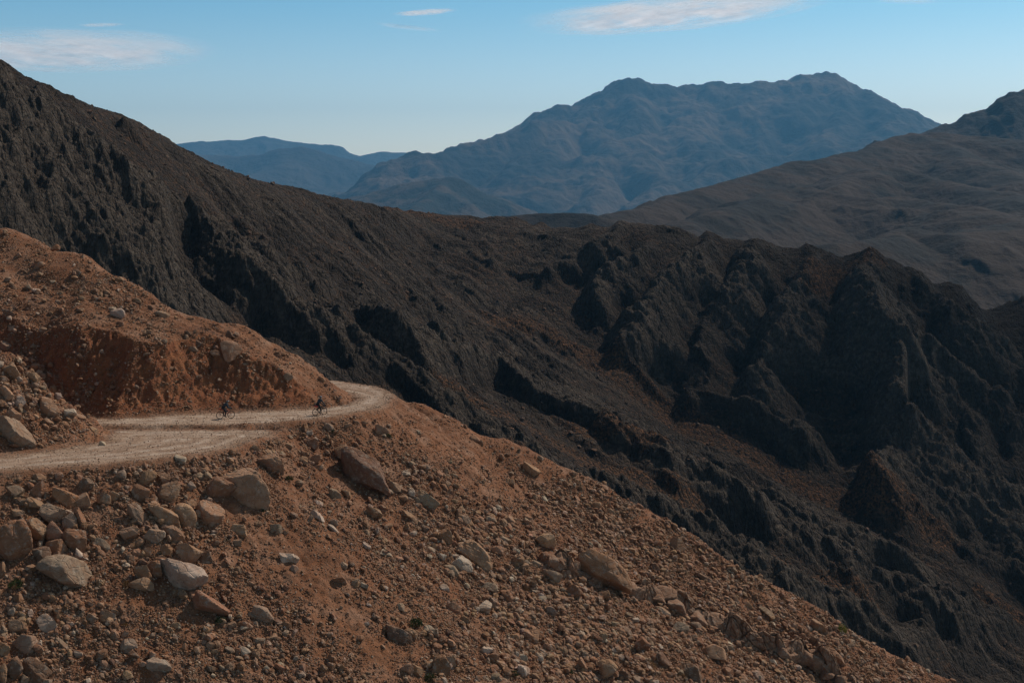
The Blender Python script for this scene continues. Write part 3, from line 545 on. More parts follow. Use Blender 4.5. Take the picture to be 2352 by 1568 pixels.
BOULDERS = {
'k3': [(1765, 185, 350, 215, 38, 't', 'largest tan boulder on the slope under the road, smooth and slanting', 'the largest tan boulder'),
 (1590, 190, 150, 190, 60, 'r', 'rough pitted red-brown boulder leaning against the largest tan boulder', 'the rough pitted boulder'),
 (1485, 370, 180, 190, 10, 't', 'wedge-shaped tan boulder tapering upwards, resting above a dark shadow', 'the wedge-shaped tan boulder'), (1200, 395, 250, 120, 35, 't', 'long tan slab sloping down towards the wedge-shaped boulder', 'the long tan slab'), (1310, 385, 170, 125, 25, 't'),
 (1205, 220, 150, 150, 10, 't'), (1060, 110, 105, 120, 20, 't'), (1160, 105, 90, 75, 20, 't'), (1020, 220, 120, 95, 30, 'r'), (855, 90, 75, 70, 10, 'g'), (280, 115, 90, 60, 5, 't'), (620, 165, 85, 100, 40, 'd'),
 (270, 190, 90, 100, 40, 'r'), (470, 265, 180, 120, 38, 'r', 'cracked red-brown boulder high in the cluster below the near road edge', 'the cracked red-brown boulder'), (580, 285, 110, 110, 50, 't'), (240, 290, 130, 75, 5, 't'), (110, 210, 100, 85, 40, 'g'), (740, 270, 85, 80, 30, 't'),
 (815, 245, 90, 65, 15, 't'), (390, 380, 200, 120, 25, 'g', 'pale grey jagged boulder with a pitted top', 'the pale jagged boulder'), (370, 490, 150, 150, 0, 't'), (480, 430, 110, 130, 0, 'g'), (125, 560, 240, 280, 10, 'r', 'big rounded dark reddish boulder at the picture edge', 'the big rounded reddish boulder'),
 (270, 500, 115, 180, -20, 't'), (290, 650, 130, 125, 0, 'd'), (400, 600, 150, 105, 25, 'r'), (555, 555, 120, 190, -30, 'r'), (565, 400, 85, 130, -10, 'r'), (575, 665, 140, 60, 42, 'w', 'thin whitish slab lying tilted above the big grey oblong boulder', 'the thin whitish slab'),
 (480, 805, 400, 205, 18, 'g', 'big grey oblong boulder with a pale weathered top', 'the big grey oblong boulder'), (1000, 390, 200, 85, 62, 'g', 'narrow pitted grey outcrop block standing upright in the red slope', 'the upright pitted grey block'), (1090, 525, 150, 120, 10, 'g'), (920, 510, 130, 110, -20, 't'), (985, 575, 90, 80, 0, 't'),
 (1055, 635, 65, 70, 0, 'r'), (970, 640, 80, 50, 10, 't'), (917, 690, 72, 62, 0, 'd'), (1010, 710, 70, 60, 0, 'd'), (1100, 750, 110, 110, 20, 'r'), (1195, 635, 90, 100, 0, 'r'), (1332, 650, 200, 135, 12, 't', 'blocky tan boulder perched on top of the striped whitish boulder', 'the perched tan boulder'),
 (1150, 685, 80, 55, 0, 'd'), (1460, 665, 120, 110, 0, 'd'), (1240, 520, 180, 85, 32, 't'), (1030, 800, 120, 95, 40, 't'), (1000, 875, 160, 80, 12, 't'), (1310, 830, 360, 190, 22, 'w', 'big striped whitish boulder overhanging a dark hollow', 'the striped whitish boulder'),
 (1475, 1010, 265, 170, 12, 'r', 'dark brown block underneath the striped whitish boulder', 'the dark block'), (340, 1150, 155, 105, 20, 'w', 'pinkish white angular boulder on bare red soil', 'the pinkish white boulder'), (185, 1280, 180, 160, 0, 'g', 'bluish grey peaked boulder in the low corner cluster', 'the bluish grey peaked boulder'),
 (760, 1090, 120, 85, 18, 't', 'orange-tan brick-shaped boulder on open red soil', 'the brick-shaped boulder'), (650, 1110, 85, 80, 0, 'g'), (640, 1000, 70, 50, 10, 'r'), (720, 1015, 60, 45, 5, 't'), (900, 1305, 130, 95, 15, 'g', 'pitted pale grey boulder upslope of the flat white boulder', 'the pitted pale boulder'),
 (950, 1370, 80, 55, 15, 'd'), (1115, 1445, 185, 95, 15, 'w', 'flat white boulder low in the picture on red gravel', 'the flat white boulder'), (100, 1470, 150, 170, 0, 'd'), (250, 1500, 200, 140, 28, 'd', 'dark slanting boulder at the foot of the low corner cluster', 'the dark slanting boulder'), (300, 1565, 180, 80, 0, 'g'),
 (30, 1330, 80, 120, 0, 't'), (105, 1165, 110, 70, 10, 'g'), (25, 1200, 60, 80, 0, 'g'), (1885, 1090, 170, 85, 32, 'g', 'rough flat grey plate half sunk in smooth red soil', 'the rough flat grey plate'), (890, 1220, 65, 65, 0, 'r'), (22, 770, 60, 140, 0, 't'), (1690, 565, 60, 45, 10, 'g'), (1540, 575, 60, 50, 0, 't'),
 (1700, 470, 130, 70, 15, 't'), (2030, 680, 85, 55, 20, 'w'), (720, 580, 120, 60, 25, 'g'), (120, 360, 100, 40, 8, 't'), (1360, 170, 70, 70, 0, 'g'), (1420, 100, 60, 50, 0, 'g'), (1360, 300, 70, 60, 10, 't'), (130, 1030, 60, 50, 0, 'r'), (25, 1500, 70, 170, 0, 't'), (170, 1545, 60, 80, 0, 'g'),
 (445, 1290, 120, 45, 38, 'g'), (570, 1205, 45, 40, 0, 'r'), (1820, 1150, 60, 40, 20, 'g'), (1730, 1350, 90, 60, 18, 'w'), (1630, 1450, 70, 80, 0, 'g'), (1500, 1300, 70, 50, 0, 't'), (1890, 1460, 55, 45, 0, 'w'), (60, 1040, 50, 35, 0, 't'), (480, 1110, 55, 40, 0, 'd'), (1260, 1160, 70, 45, 20, 't'), (190, 800, 70, 40, 20, 'r'), (700, 680, 45, 35, 0, 'r'), (830, 750, 70, 50, 30, 'r')],
'k4': [(555, 165, 95, 100, 0, 't', 'upright tan boulder sitting at the head of the dark split boulder', 'the upright tan boulder'), (700, 300, 310, 190, 42, 'd', 'big dark split boulder slanting down the slope beneath the road bend', 'the dark split boulder'), (380, 120, 95, 60, 25, 'r'), (400, 205, 90, 80, 0, 't'),
 (415, 255, 65, 45, 0, 't'), (330, 215, 50, 50, 0, 't'), (140, 245, 160, 100, 25, 't', 'rounded tan boulder uphill of the largest tan boulder', 'the rounded tan boulder'), (885, 385, 95, 50, 18, 'g'), (975, 410, 55, 45, 0, 'g'), (1085, 470, 160, 85, 30, 'g', 'smooth rounded grey boulder half buried in brown gravel', 'the smooth grey boulder'),
 (745, 540, 105, 80, 30, 't'), (410, 475, 55, 42, 10, 'w'), (515, 425, 80, 50, 40, 'g'), (405, 550, 105, 35, 32, 'w'), (505, 590, 55, 40, 10, 'g'), (510, 635, 85, 30, 35, 'w'), (240, 810, 105, 55, 8, 'w', 'pale flat-topped boulder in dark red gravel', 'the pale flat-topped boulder'), (265, 875, 55, 60, 0, 'g'),
 (160, 630, 60, 60, 30, 'g'), (800, 30, 80, 55, 30, 't', 'whitish brown boulder alone on the bare slope beneath the road bend', 'the lone boulder'), (485, 12, 60, 40, 45, 'g'), (1350, 790, 230, 110, 28, 't', 'long tan boulder in the middle of the rubble', 'the long rubble boulder'), (1285, 840, 130, 85, 28, 'w'),
 (1185, 690, 110, 85, 20, 'r'), (1230, 885, 105, 55, 20, 'g'), (1295, 580, 105, 55, 15, 'g'), (1545, 700, 95, 50, 15, 'g'), (1560, 565, 78, 48, 12, 't'), (1690, 590, 75, 36, 30, 'g'), (1190, 275, 40, 38, 0, 't'), (1205, 355, 50, 35, 0, 'g'), (1630, 820, 80, 78, 0, 't'), (1520, 770, 70, 60, 10, 't'),
 (1740, 850, 80, 55, 0, 'g'), (1240, 1115, 85, 65, 30, 't'), (1435, 1115, 95, 105, 0, 'w'), (1485, 1090, 60, 80, 0, 'g'), (1565, 1035, 65, 95, -15, 'r'), (1190, 995, 65, 36, 20, 'w'), (915, 1110, 60, 45, 20, 'g'), (890, 1270, 160, 90, 30, 'd', 'dark boulder beside a green tuft in the loose rubble', 'the dark rubble boulder'),
 (980, 1270, 100, 80, 0, 't'), (1140, 1465, 120, 130, 10, 'r', 'brown boulder low in the picture amid pale rubble', 'the low brown boulder'), (1226, 1440, 90, 65, 20, 't'), (1020, 1500, 60, 95, -20, 't'), (1480, 1415, 90, 70, 0, 'r'), (1430, 1370, 70, 45, 8, 'w'), (710, 1210, 42, 30, 0, 'w'), (840, 615, 60, 40, 0, 't'),
 (960, 550, 120, 45, 38, 't'), (540, 935, 80, 65, 20, 'r'), (1660, 1260, 70, 48, 0, 'w'), (1610, 1290, 60, 60, 0, 't'), (1690, 1280, 90, 85, 0, 't'), (1660, 1490, 75, 55, 35, 'w'), (1760, 1420, 52, 48, 0, 'w'), (960, 1480, 80, 68, 20, 't'), (640, 965, 48, 60, -20, 't'), (1460, 990, 95, 45, 12, 'g'),
 (1710, 275, 115, 60, 30, 't', 'long tan boulder on the crest line against the grey slope', 'the long crest boulder'), (1370, 88, 65, 36, 32, 't'), (1410, 108, 40, 34, 0, 'r'), (930, 445, 60, 42, 0, 't'), (590, 420, 60, 50, 20, 't'), (820, 780, 90, 40, 20, 'w'), (1160, 800, 60, 50, 0, 'w'), (700, 730, 60, 30, 30, 'w'), (570, 850, 55, 40, 10, 'g'), (690, 970, 50, 35, 20, 'w'), (1060, 690, 50, 40, 0, 'g'), (130, 160, 45, 32, 0, 't')],
'k5': [(290, 268, 145, 80, 6, 't', 'big block with a flat pale top on the gravel crest above the outcrop', 'the flat-topped block'), (350, 390, 170, 115, 28, 'r', 'reddish boulder at the uphill end of the jointed rock outcrop', 'the reddish boulder'), (1115, 290, 105, 95, 15, 't', 'squarish tan boulder standing up on the crest line', 'the squarish crest boulder'),
 (325, 480, 150, 80, 15, 'g'), (465, 585, 110, 110, 0, 'r'), (115, 370, 90, 80, 0, 't'), (55, 115, 80, 55, 12, 't'), (170, 110, 75, 42, 20, 't'), (175, 142, 50, 36, 30, 't'), (665, 605, 85, 60, 30, 't'), (515, 495, 60, 48, 0, 't'), (880, 910, 125, 115, 0, 'r', 'angular reddish boulder in the rubble below the outcrop', 'the angular reddish boulder'),
 (1350, 960, 145, 100, 10, 't', 'pale tan angular boulder in the rubble beneath the jointed outcrop', 'the pale angular boulder'), (1010, 1000, 130, 85, 38, 'd'), (1190, 1085, 170, 95, 30, 'd', 'dark slab-like boulder at the bottom picture edge', 'the dark slab-like boulder'), (665, 1070, 125, 100, 20, 't'), (775, 1105, 100, 78, 0, 'd'), (720, 780, 60, 48, 0, 'g'),
 (1425, 1075, 68, 82, 0, 't'), (1605, 1100, 95, 60, 15, 'g'), (1125, 800, 105, 65, 10, 'g'), (1030, 705, 105, 50, 25, 'g'), (1995, 795, 120, 75, 40, 't', 'brown boulder on the crest line uphill of the yellow-green bush', 'the crest boulder near the bush'), (1690, 722, 125, 48, 32, 'g'), (1280, 490, 130, 40, 30, 'd'), (600, 115, 62, 38, 20, 'r'),
 (610, 38, 60, 58, 0, 't'), (700, 72, 80, 42, 32, 't'), (210, 850, 90, 110, 0, 't'), (40, 595, 55, 85, -15, 'r'), (600, 322, 85, 36, 10, 'r'), (685, 207, 75, 28, 12, 't'), (988, 272, 55, 45, 20, 'r'), (965, 420, 62, 40, 20, 'd'), (1720, 1020, 65, 26, 35, 'w'), (245, 990, 48, 58, -20, 'w'), (520, 1040, 45, 110, -15, 't'), (135, 1075, 48, 80, -20, 'w'),
 (320, 695, 72, 48, 10, 'g'), (790, 832, 90, 58, 20, 'g'), (870, 990, 80, 42, 25, 't'), (640, 860, 48, 70, -20, 't'), (440, 870, 70, 50, 0, 't'), (1240, 800, 80, 50, 20, 'g'), (1530, 560, 50, 36, 0, 'd'), (1560, 660, 60, 36, 20, 't'), (1420, 620, 40, 26, 0, 'w'), (1620, 740, 50, 36, 0, 'w'), (1440, 930, 70, 50, 20, 'g')],
'k5b': [(600, 445, 340, 190, 32, 'r', 'huge rounded brown boulder at the uphill end of the jointed outcrop', 'the huge rounded brown boulder'), (1960, 1000, 170, 150, 62, 'r', 'bulging orange-brown block in the face of the jointed outcrop', 'the bulging outcrop block'), (2095, 985, 150, 80, 50, 't')],
'k2': [(1550, 185, 125, 105, 35, 't', 'big tan boulder sticking out of the lip of the cut bank', 'the boulder in the bank lip'), (1450, 190, 72, 40, 15, 't'), (1545, 65, 75, 45, 20, 'd'), (530, 210, 58, 55, 0, 'd', 'dark stone stuck in the red cut bank', 'the dark bank stone'), (685, 180, 36, 30, 0, 'w'), (1940, 352, 62, 50, 20, 'g', 'grey stone stuck in the bank near the road bend', 'the grey bank stone'),
 (80, 315, 115, 105, 20, 't', 'broad-faced tan boulder high on the stony mound', 'the broad-faced mound boulder'), (238, 362, 95, 85, 20, 't'), (275, 330, 60, 50, 30, 'g'), (172, 236, 50, 48, 0, 'd'), (130, 206, 50, 50, 0, 'd'), (240, 285, 80, 38, 12, 't'), (40, 140, 85, 55, 15, 'g'), (40, 470, 100, 90, 25, 't'), (122, 520, 85, 95, 20, 'w'),
 (320, 545, 160, 105, 25, 't', 'big brown boulder with a flat face midway up the stony mound', 'the big mound boulder'), (370, 435, 58, 62, 0, 't'), (295, 420, 45, 58, 0, 'd'), (100, 615, 85, 130, -25, 't'), (70, 725, 270, 150, 48, 'g', 'huge grey slanting boulder at the foot of the stony mound', 'the huge slanting boulder'), (470, 592, 85, 45, 10, 'w'), (535, 622, 85, 45, 20, 't'),
 (445, 675, 55, 32, 45, 't'), (235, 620, 50, 46, 0, 't'), (690, 795, 48, 32, 15, 'w', 'whitish rock at the tip of the stony mound by the gravel road', 'the whitish tip rock'), (630, 705, 70, 34, 30, 't'), (30, 370, 70, 50, 20, 't'), (42, 545, 42, 30, 0, 'g'), (400, 590, 60, 40, 20, 'g'), (1225, 910, 82, 48, 30, 'w', 'whitish boulder alone just below the near road edge', 'the lone whitish boulder'), (2078, 722, 45, 32, 0, 'w'), (2212, 690, 56, 36, 45, 'g', 'grey rock with a green tuft under the upper road', 'the grey tufted rock'),
 (1940, 815, 60, 42, 20, 't'), (1720, 830, 70, 40, 20, 't'), (1555, 905, 50, 32, 0, 'w'), (1340, 355, 50, 36, 0, 'r'), (1650, 262, 40, 30, 0, 'r'), (830, 360, 40, 30, 0, 'r'), (655, 395, 36, 24, 0, 'w'), (915, 420, 36, 30, 0, 'd'), (950, 362, 30, 26, 0, 'r'), (1160, 522, 36, 26, 0, 't'), (1310, 165, 60, 32, 20, 'g'), (1110, 110, 48, 32, 0, 'g'), (1025, 60, 40, 40, 0, 't'), (970, 60, 40, 34, 0, 't'), (1330, 120, 60, 26, 12, 'd'), (1265, 60, 50, 40, 10, 'd'), (285, 38, 55, 45, 0, 'g'), (80, 20, 60, 40, 10, 'g'), (200, 55, 40, 28, 0, 'g'), (1800, 60, 40, 30, 0, 't'), (1865, 200, 46, 34, 20, 'd'), (2160, 365, 44, 38, 30, 'r')],
'k6': [(668, 1505, 85, 58, 25, 'w', 'whitish rock standing out on the red slope above the cut bank', 'the whitish slope rock'), (315, 1130, 58, 40, 0, 'r', 'reddish rock on the crest of the upper slope against the grey mountain', 'the reddish crest rock'), (225, 1230, 52, 38, 10, 't'), (40, 1500, 80, 48, 15, 'd'), (160, 1355, 52, 40, 0, 'g'), (210, 1375, 52, 36, 0, 'w'),
 (935, 1515, 80, 36, 10, 't'), (440, 1270, 62, 32, 12, 'd'), (685, 1305, 42, 32, 0, 't'), (45, 1310, 42, 34, 0, 'g'), (105, 1170, 42, 28, 0, 't'), (75, 1470, 42, 34, 0, 'd'), (255, 1360, 34, 28, 0, 'g'), (545, 1420, 36, 26, 0, 't'), (780, 1430, 60, 26, 15, 't'), (330, 1440, 40, 26, 0, 'g'), (420, 1300, 34, 24, 0, 'r'), (860, 1470, 40, 28, 0, 'd'), (300, 1320, 30, 22, 0, 'w'), (1080, 1535, 44, 28, 0, 't')],
}
REL = ['above', 'downhill of', 'below', 'uphill of']
def place_boulder(cx, cy, w, h, rot, tone, seed, sink=.30):
    x, y, z = hit([cx], [cy + sink * h])
    if np.isnan(y[0]): x, y, z = hit([cx - 2], [cy + h])
    if np.isnan(y[0]): return None
    Y = y[0]; s = Y / F; c = pt(cx, cy, Y + .22 * math.sqrt(w * h) * s / 2)
    sub = 5 if w > 60 else 4 if w > 22 else 3
    P, Fk = rock_shape(seed, sub, 26 + seed % 30, .03 + .009 * (seed % 5))
    a, b, d = w * s / 2, .86 * math.sqrt(w * h) * s / 2, h * s / 2
    P = P * np.array([a, b, d]); t = math.radians(rot)
    R = np.array([[math.cos(t), 0, math.sin(t)], [0, 1, 0], [-math.sin(t), 0, math.cos(t)]])
    P = P @ R.T
    ext = P.max(0) - P.min(0); tw = (w * abs(math.cos(t)) + h * abs(math.sin(t))) * s; th = (w * abs(math.sin(t)) + h * abs(math.cos(t))) * s; q = .90 if abs(rot) > 12 else 1.0
    P = P * np.array([q * tw / ext[0], 1, q * th / ext[2]])
    me = mesh_np('boulder', P, Fk, M_ROCK, True)
    me.set_sharp_from_angle(angle=math.radians(24 if sub < 5 else 40))
    o = link('boulder', me); o.location = c
    r = np.random.default_rng(seed + 5); k = r.uniform(.82, 1.15)
    o.color = (*[min(.8, v * k * q) for v, q in zip(TONE[tone], r.uniform(.95, 1.05, 3))], 1)
    return o
placed, marks = [], []
seed = 100
for key, rows in BOULDERS.items():
    for row in rows:
        cx, cy = KF[key](row[0], row[1]); w, h = row[2] * SC[key], row[3] * SC[key]; seed += 1
        o = place_boulder(cx, cy, w, h, row[4], row[5], seed)
        if o is None: continue
        o['category'] = 'boulder' if w > 16 else 'rock'; o.name = 'boulder' if w > 16 else 'rock'
        lab = row[6] if len(row) > 6 else None
        placed.append((o, cx, cy, w, h, row[5], lab))
        if lab: o['label'] = lab; marks.append((cx, cy, w, row[7])); o['group'] = 'boulders strewn over the hillside'
bykey = {}
for o, cx, cy, w, h, tone, lab in placed:
    if lab: continue
    o['group'] = 'boulders strewn over the hillside'
    m = min(marks, key=lambda q: math.hypot(q[0] - cx, q[1] - cy))
    dx, dy = cx - m[0], cy - m[1]; ang = math.degrees(math.atan2(dy, dx)) % 360
    rel = 'downhill of' if (ang < 75 or ang > 345) else 'below' if ang < 165 else 'uphill of' if ang < 255 else 'above'
    size = 'big' if w > 45 else 'mid-sized' if w > 24 else 'small' if w > 15 else 'little'
    shape = 'slab-shaped' if w > 1.9 * h else 'flattish' if w > 1.35 * h else 'upright' if h > 1.2 * w else 'blocky'
    bykey.setdefault((size, TWORD[tone], shape, rel, m[3]), []).append((math.hypot(dx, dy), o, 'boulder' if w > 16 else 'rock'))
for (size, tw, shape, rel, mk), L in bykey.items():
    L.sort(key=lambda q: q[0])
    for i, (d, o, kind) in enumerate(L):
        o['label'] = (['', 'second ', 'third ', 'fourth ', 'fifth ', 'sixth '][min(i, 5)] if len(L) > 1 else '') + f"{size} {tw} {shape} {kind} {rel} {mk}"
        if len(L) > 1 and i == 0: o['label'] = f"first {size} {tw} {shape} {kind} {rel} {mk}"
# the jointed outcrop: a ledge with a broken face, one body
LIP = [(250, 370), (380, 380), (520, 410), (700, 470), (850, 510), (1000, 560), (1150, 620), (1300, 700), (1500, 790), (1700, 870), (1900, 950), (2080, 1040), (2200, 1130), (2320, 1240), (2420, 1330)]
lp = np.array([k5(x, y + 85) for x, y in LIP]); tt = np.linspace(0, len(LIP) - 1, 1100)
lx, ly = np.interp(tt, range(len(LIP)), lp[:, 0]), np.interp(tt, range(len(LIP)), lp[:, 1])
gx, gy, gz = hit(lx, ly, step=.1); ok = ~np.isnan(gy); gx, gy = gx[ok], gy[ok]
ker = np.ones(41) / 41; gx, gy = [np.convolve(np.pad(q, 20, 'edge'), ker, 'valid') for q in (gx, gy)]
sl = np.r_[0, np.cumsum(np.hypot(np.diff(gx), np.diff(gy)) * 1.12)]; nS = len(gx)
tx, ty = np.gradient(gx), np.gradient(gy); nn = np.hypot(tx, ty); ox, oy = ty / nn, -tx / nn            # outward, to the near side
ox, oy = ox * .75 - .05, oy * .75 - .3
nT = 150; T_ = np.linspace(0, 1, nT)
prof_o = np.interp(T_, [0, .30, .42, .50, .60, .85, 1], [-3.2, -1.0, -.15, .12, .30, .62, 1.3]); prof_h = np.interp(T_, [0, .30, .42, .50, .60, .85, 1], [-.6, 1.2, 2.3, 2.2, 1.5, -.9, -2.6])
SS, TT = np.meshgrid(sl, T_, indexing='ij'); arc = TT * 6.2
hgt = (.75 + .45 * noise2(sl / 6.5, sl * 0 + 2, 201) + .25 * noise2(sl / 2.1, sl * 0 + 5, 202)); hgt = np.clip(hgt + .25 * (sl > 24), .12, 1.35) * (.25 + .75 * sstep(-.45, .05, noise2(sl / 3.6, sl * 0 + 9, 208))) * sstep(0, 2.5, sl) * sstep(0, 2, sl[-1] - sl)
O = prof_o[None] * (.55 + .45 * hgt[:, None]); H = prof_h[None] * np.where(prof_h[None] > 0, hgt[:, None], 1)
wsx, wsy = SS + .35 * noise2(SS / 1.3, arc / 1.3, 203), arc + .35 * noise2(SS / 1.3, arc / 1.3, 204)
d1, d2, cid = cells(wsx / 1.9, wsy / 1.5, 205); e1, e2, cid2 = cells(wsx / .75, wsy / .62, 206)
disp = .55 * (cid - .5) + .20 * (cid2 - .5) - .34 * np.exp(-((d2 - d1) / .07) ** 2) - .13 * np.exp(-((e2 - e1) / .09) ** 2) + .16 * fbm(SS / .8, arc / .8, 4, 207) - .25 * d1 ** 2
disp *= sstep(0, .2, TT) * (.35 + .65 * np.minimum(hgt, 1)[:, None])
gxx = gx[:, None] + ox[:, None] * (O + disp * .8); gyy = gy[:, None] + oy[:, None] * (O + disp * .8)
zz0 = ground(gx, gy); zz0 = np.convolve(np.pad(zz0, 30, 'edge'), np.ones(61) / 61, 'valid')
gslope = -(ox * (-.55) + oy * .4)                                             # fall of the plane towards the near side
Zo = zz0[:, None] - gslope[:, None] * O * np.where(O < 0, 1, .5) + H + disp * .45
Vo = np.stack([gxx, gyy, Zo], -1).reshape(-1, 3); oc = Vo.mean(0)
qf = grid_faces(nS, nT); VV, FF = [Vo], [np.concatenate([qf[:, [0, 1, 2]], qf[:, [0, 2, 3]]])]; nv = len(Vo); rr_ = np.random.default_rng(77)
for q in range(34):                                                        # loosened joint blocks still standing in the face
    m_ = int(rr_.uniform(.03, .97) * nS); oo = rr_.uniform(-.5, .7); P, Fk = rock_shape(1300 + q, 4, 40, .05); e_ = rr_.uniform(.45, 1.15) * np.array([1.25, .9, .8])
    t_a = math.atan2(ty[m_], tx[m_]) + rr_.normal() * .25; c, s_ = math.cos(t_a), math.sin(t_a); P = P * e_; b_ = .45 + rr_.normal() * .2
    P = np.stack([P[:, 0] * math.cos(b_) + P[:, 2] * math.sin(b_), P[:, 1], -P[:, 0] * math.sin(b_) + P[:, 2] * math.cos(b_)], -1)
    P = np.stack([P[:, 0] * c - P[:, 1] * s_, P[:, 0] * s_ + P[:, 1] * c, P[:, 2]], -1)
    P += np.array([gx[m_] + ox[m_] * oo, gy[m_] + oy[m_] * oo, zz0[m_] + (.75 - .8 * oo) * hgt[m_] + .1]); VV.append(P); FF.append(Fk + nv); nv += len(P)
me = mesh_np('rock_outcrop', np.concatenate(VV) - oc, np.concatenate(FF), M_ROCK, True); me.set_sharp_from_angle(angle=math.radians(45))
o = link('rock_outcrop', me, label='long jointed brown rock outcrop running down the slope through the gravel', category='rock outcrop'); o.location = oc; o.color = (.27, .165, .108, 1)

# ------------------------------------------------------------------ loose rubble
DENS = [(1500, 1350, 350, 160, 2.6), (1850, 1490, 260, 100, 2.6), (1150, 1250, 260, 120, 1.3), (1000, 1090, 120, 80, 1.1), (1400, 1180, 220, 80, 1.3), (1300, 1500, 220, 90, 2.2), (300, 1200, 200, 120, .7), (450, 1090, 150, 60, .8), (100, 1450, 150, 100, .9),
        (600, 1500, 150, 80, .8), (90, 900, 90, 90, 1.7), (200, 660, 260, 60, .8), (700, 1030, 80, 50, 1.0), (60, 560, 150, 40, .5), (1900, 1700, 500, 140, 2.0), (1100, 1600, 300, 80, 1.4)]
def density(x, y):
    d = np.full(x.shape, .42)
    for a, b, sx, sy, w in DENS: d += w * np.exp(-((x - a) / sx) ** 2 - ((y - b) / sy) ** 2)
    for (ax, ay), (bx, by), wd, k in (((690, 1290), (900, 1540), 45, .93), ((500, 1140), (680, 1300), 40, .75), ((160, 1110), (330, 1330), 35, .6), ((905, 915), (1150, 1080), 26, .5), ((1000, 1000), (1080, 1110), 40, .6), ((150, 830), (520, 880), 60, .3), ((520, 880), (700, 880), 45, .3)):
        ex, ey = bx - ax, by - ay; t = np.clip(((x - ax) * ex + (y - ay) * ey) / (ex * ex + ey * ey), 0, 1)
        d *= 1 - k * np.exp(-(np.hypot(x - ax - t * ex, y - ay - t * ey) / wd) ** 2)
    cl = .55 + .9 * np.clip(fbm((x + .6 * y) / 70, (y - .75 * x) / 110, 3, 91) + .2, -.35, 1.2)
    return d * cl
def scatter(n, seed, x0=-60, x1=2420, y0=500, y1=1680):
    r = np.random.default_rng(seed); X, Y, S = [], [], []
    m = 0
    while m < n:
        px = r.uniform(x0, x1, 30000); py = r.uniform(y0, y1, 30000)
        k = r.uniform(0, 3.2, 30000) < density(px, py); px, py = px[k], py[k]
        x, y, z = hit(px, py); ok = ~np.isnan(y); x, y = x[ok], y[ok]
        rd = np.minimum(poly_sd(x, y, ROAD_UP), poly_sd(x, y, ROAD_LOW)); ok = rd > .35
        X.append(x[ok]); Y.append(y[ok]); m += ok.sum()
    x, y = np.concatenate(X)[:n], np.concatenate(Y)[:n]
    return x, y, ground(x, y), r
TN = np.array([TONE['t'], TONE['r'], TONE['g'], TONE['w'], TONE['d'], (.25, .13, .075)]) * .88
def rubble(name, x, y, z, size, sub, seed, mat, tones, prob, sink=.25, nsh=28):
    r = np.random.default_rng(seed); n = len(x)
    sh = [rock_shape(seed * 50 + i, sub, 30, .04) for i in range(nsh)]; nv, Fk = len(sh[0][0]), sh[0][1]
    S = np.stack([q[0] for q in sh])[r.integers(0, nsh, n)]
    ax = size[:, None] * r.uniform(.62, 1.25, (n, 3)) * np.array([1.1, 1.0, .78]) / 2
    a, b = r.uniform(0, 2 * math.pi, n), r.normal(.45, .45, n)
    P = S * ax[:, None, :]
    c, s = np.cos(a)[:, None], np.sin(a)[:, None]; P = np.stack([P[..., 0] * c - P[..., 1] * s, P[..., 0] * s + P[..., 1] * c, P[..., 2]], -1)
    c, s = np.cos(b)[:, None], np.sin(b)[:, None]; P = np.stack([P[..., 0] * c + P[..., 2] * s, P[..., 1], -P[..., 0] * s + P[..., 2] * c], -1)
    P += np.stack([x, y, z + ax[:, 2] * (1 - 2 * sink)], -1)[:, None, :]
    t = tones[r.choice(len(tones), n, p=prob)] * r.uniform(.75, 1.2, (n, 1)) * r.uniform(.94, 1.06, (n, 3))
    Fa = (np.arange(n)[:, None, None] * nv + Fk[None]).reshape(-1, 3)
    return mesh_np(name, P.reshape(-1, 3), Fa, mat, False, {'tone': np.repeat(np.clip(t, 0, .75), nv, 0)})
PR = [.36, .24, .12, .06, .04, .18]
# the biggest loose stones are things of their own
NX = 300 - len(placed)
if NX > 0:
    x, y, z, r = scatter(NX * 3, 611, 900, 2100, 950, 1560); keep = 0
    for i in range(len(x)):
        if keep >= NX: break
        px, py = CX + x[i] / y[i] * F, HZ - z[i] / y[i] * F
        if any(math.hypot(px - q[1], py - q[2]) < .6 * q[3] + 9 for q in placed) or py > 1560: continue
        w = r.uniform(15, 23); h = w * r.uniform(.6, .95); tone = r.choice(list('ttrgwg')); seed += 1
        o = place_boulder(px, py - .3 * h, w, h, r.uniform(-5, 35), tone, seed)
        if o is None: continue
        keep += 1; o.name = 'rock'; o['category'] = 'rock'; placed.append((o, px, py, w, h, tone, 1))
        zone = 'in the dense rubble below the rock outcrop' if py > 1250 + (px - 1300) * .5 and px > 1000 else 'on the gravel slope beneath the road bend'
        o['label'] = f"one of the loose {TWORD[tone]} stones {zone}"; o['group'] = f"loose stones {zone}"
x, y, z, r = scatter(54000, 21); sz = .115 * (1 - r.random(len(x)) * .985) ** (-.47); sz = np.clip(sz * (.8 + .65 * np.clip(density(CX + x / y * F, HZ - z / y * F) / 2.2, 0, 1)), .12, .72)
link('rubble', rubble('rubble', x, y, z, sz, 2, 31, M_RUB, TN, PR), kind='stuff', label='loose limestone rubble covering the red hillside', category='rubble')
x, y, z, r = scatter(240000, 22); sz = r.uniform(.055, .17, len(x)) * r.uniform(.7, 1.2, len(x))
link('gravel', rubble('gravel', x, y, z, sz, 1, 32, M_RUB, TN, [.20, .28, .08, .04, .04, .36]), kind='stuff', label='fine gravel scattered over the red soil', category='gravel')
r = np.random.default_rng(23); x = r.uniform(-60, -8, 60000); y = r.uniform(98, 156, 60000)
rd = np.minimum(poly_sd(x, y, ROAD_UP), poly_sd(x, y, ROAD_LOW)); k = (rd < .6) & (r.random(60000) < .15 + .85 * sstep(-1.6, .3, rd)); x, y = x[k][:7000], y[k][:7000]
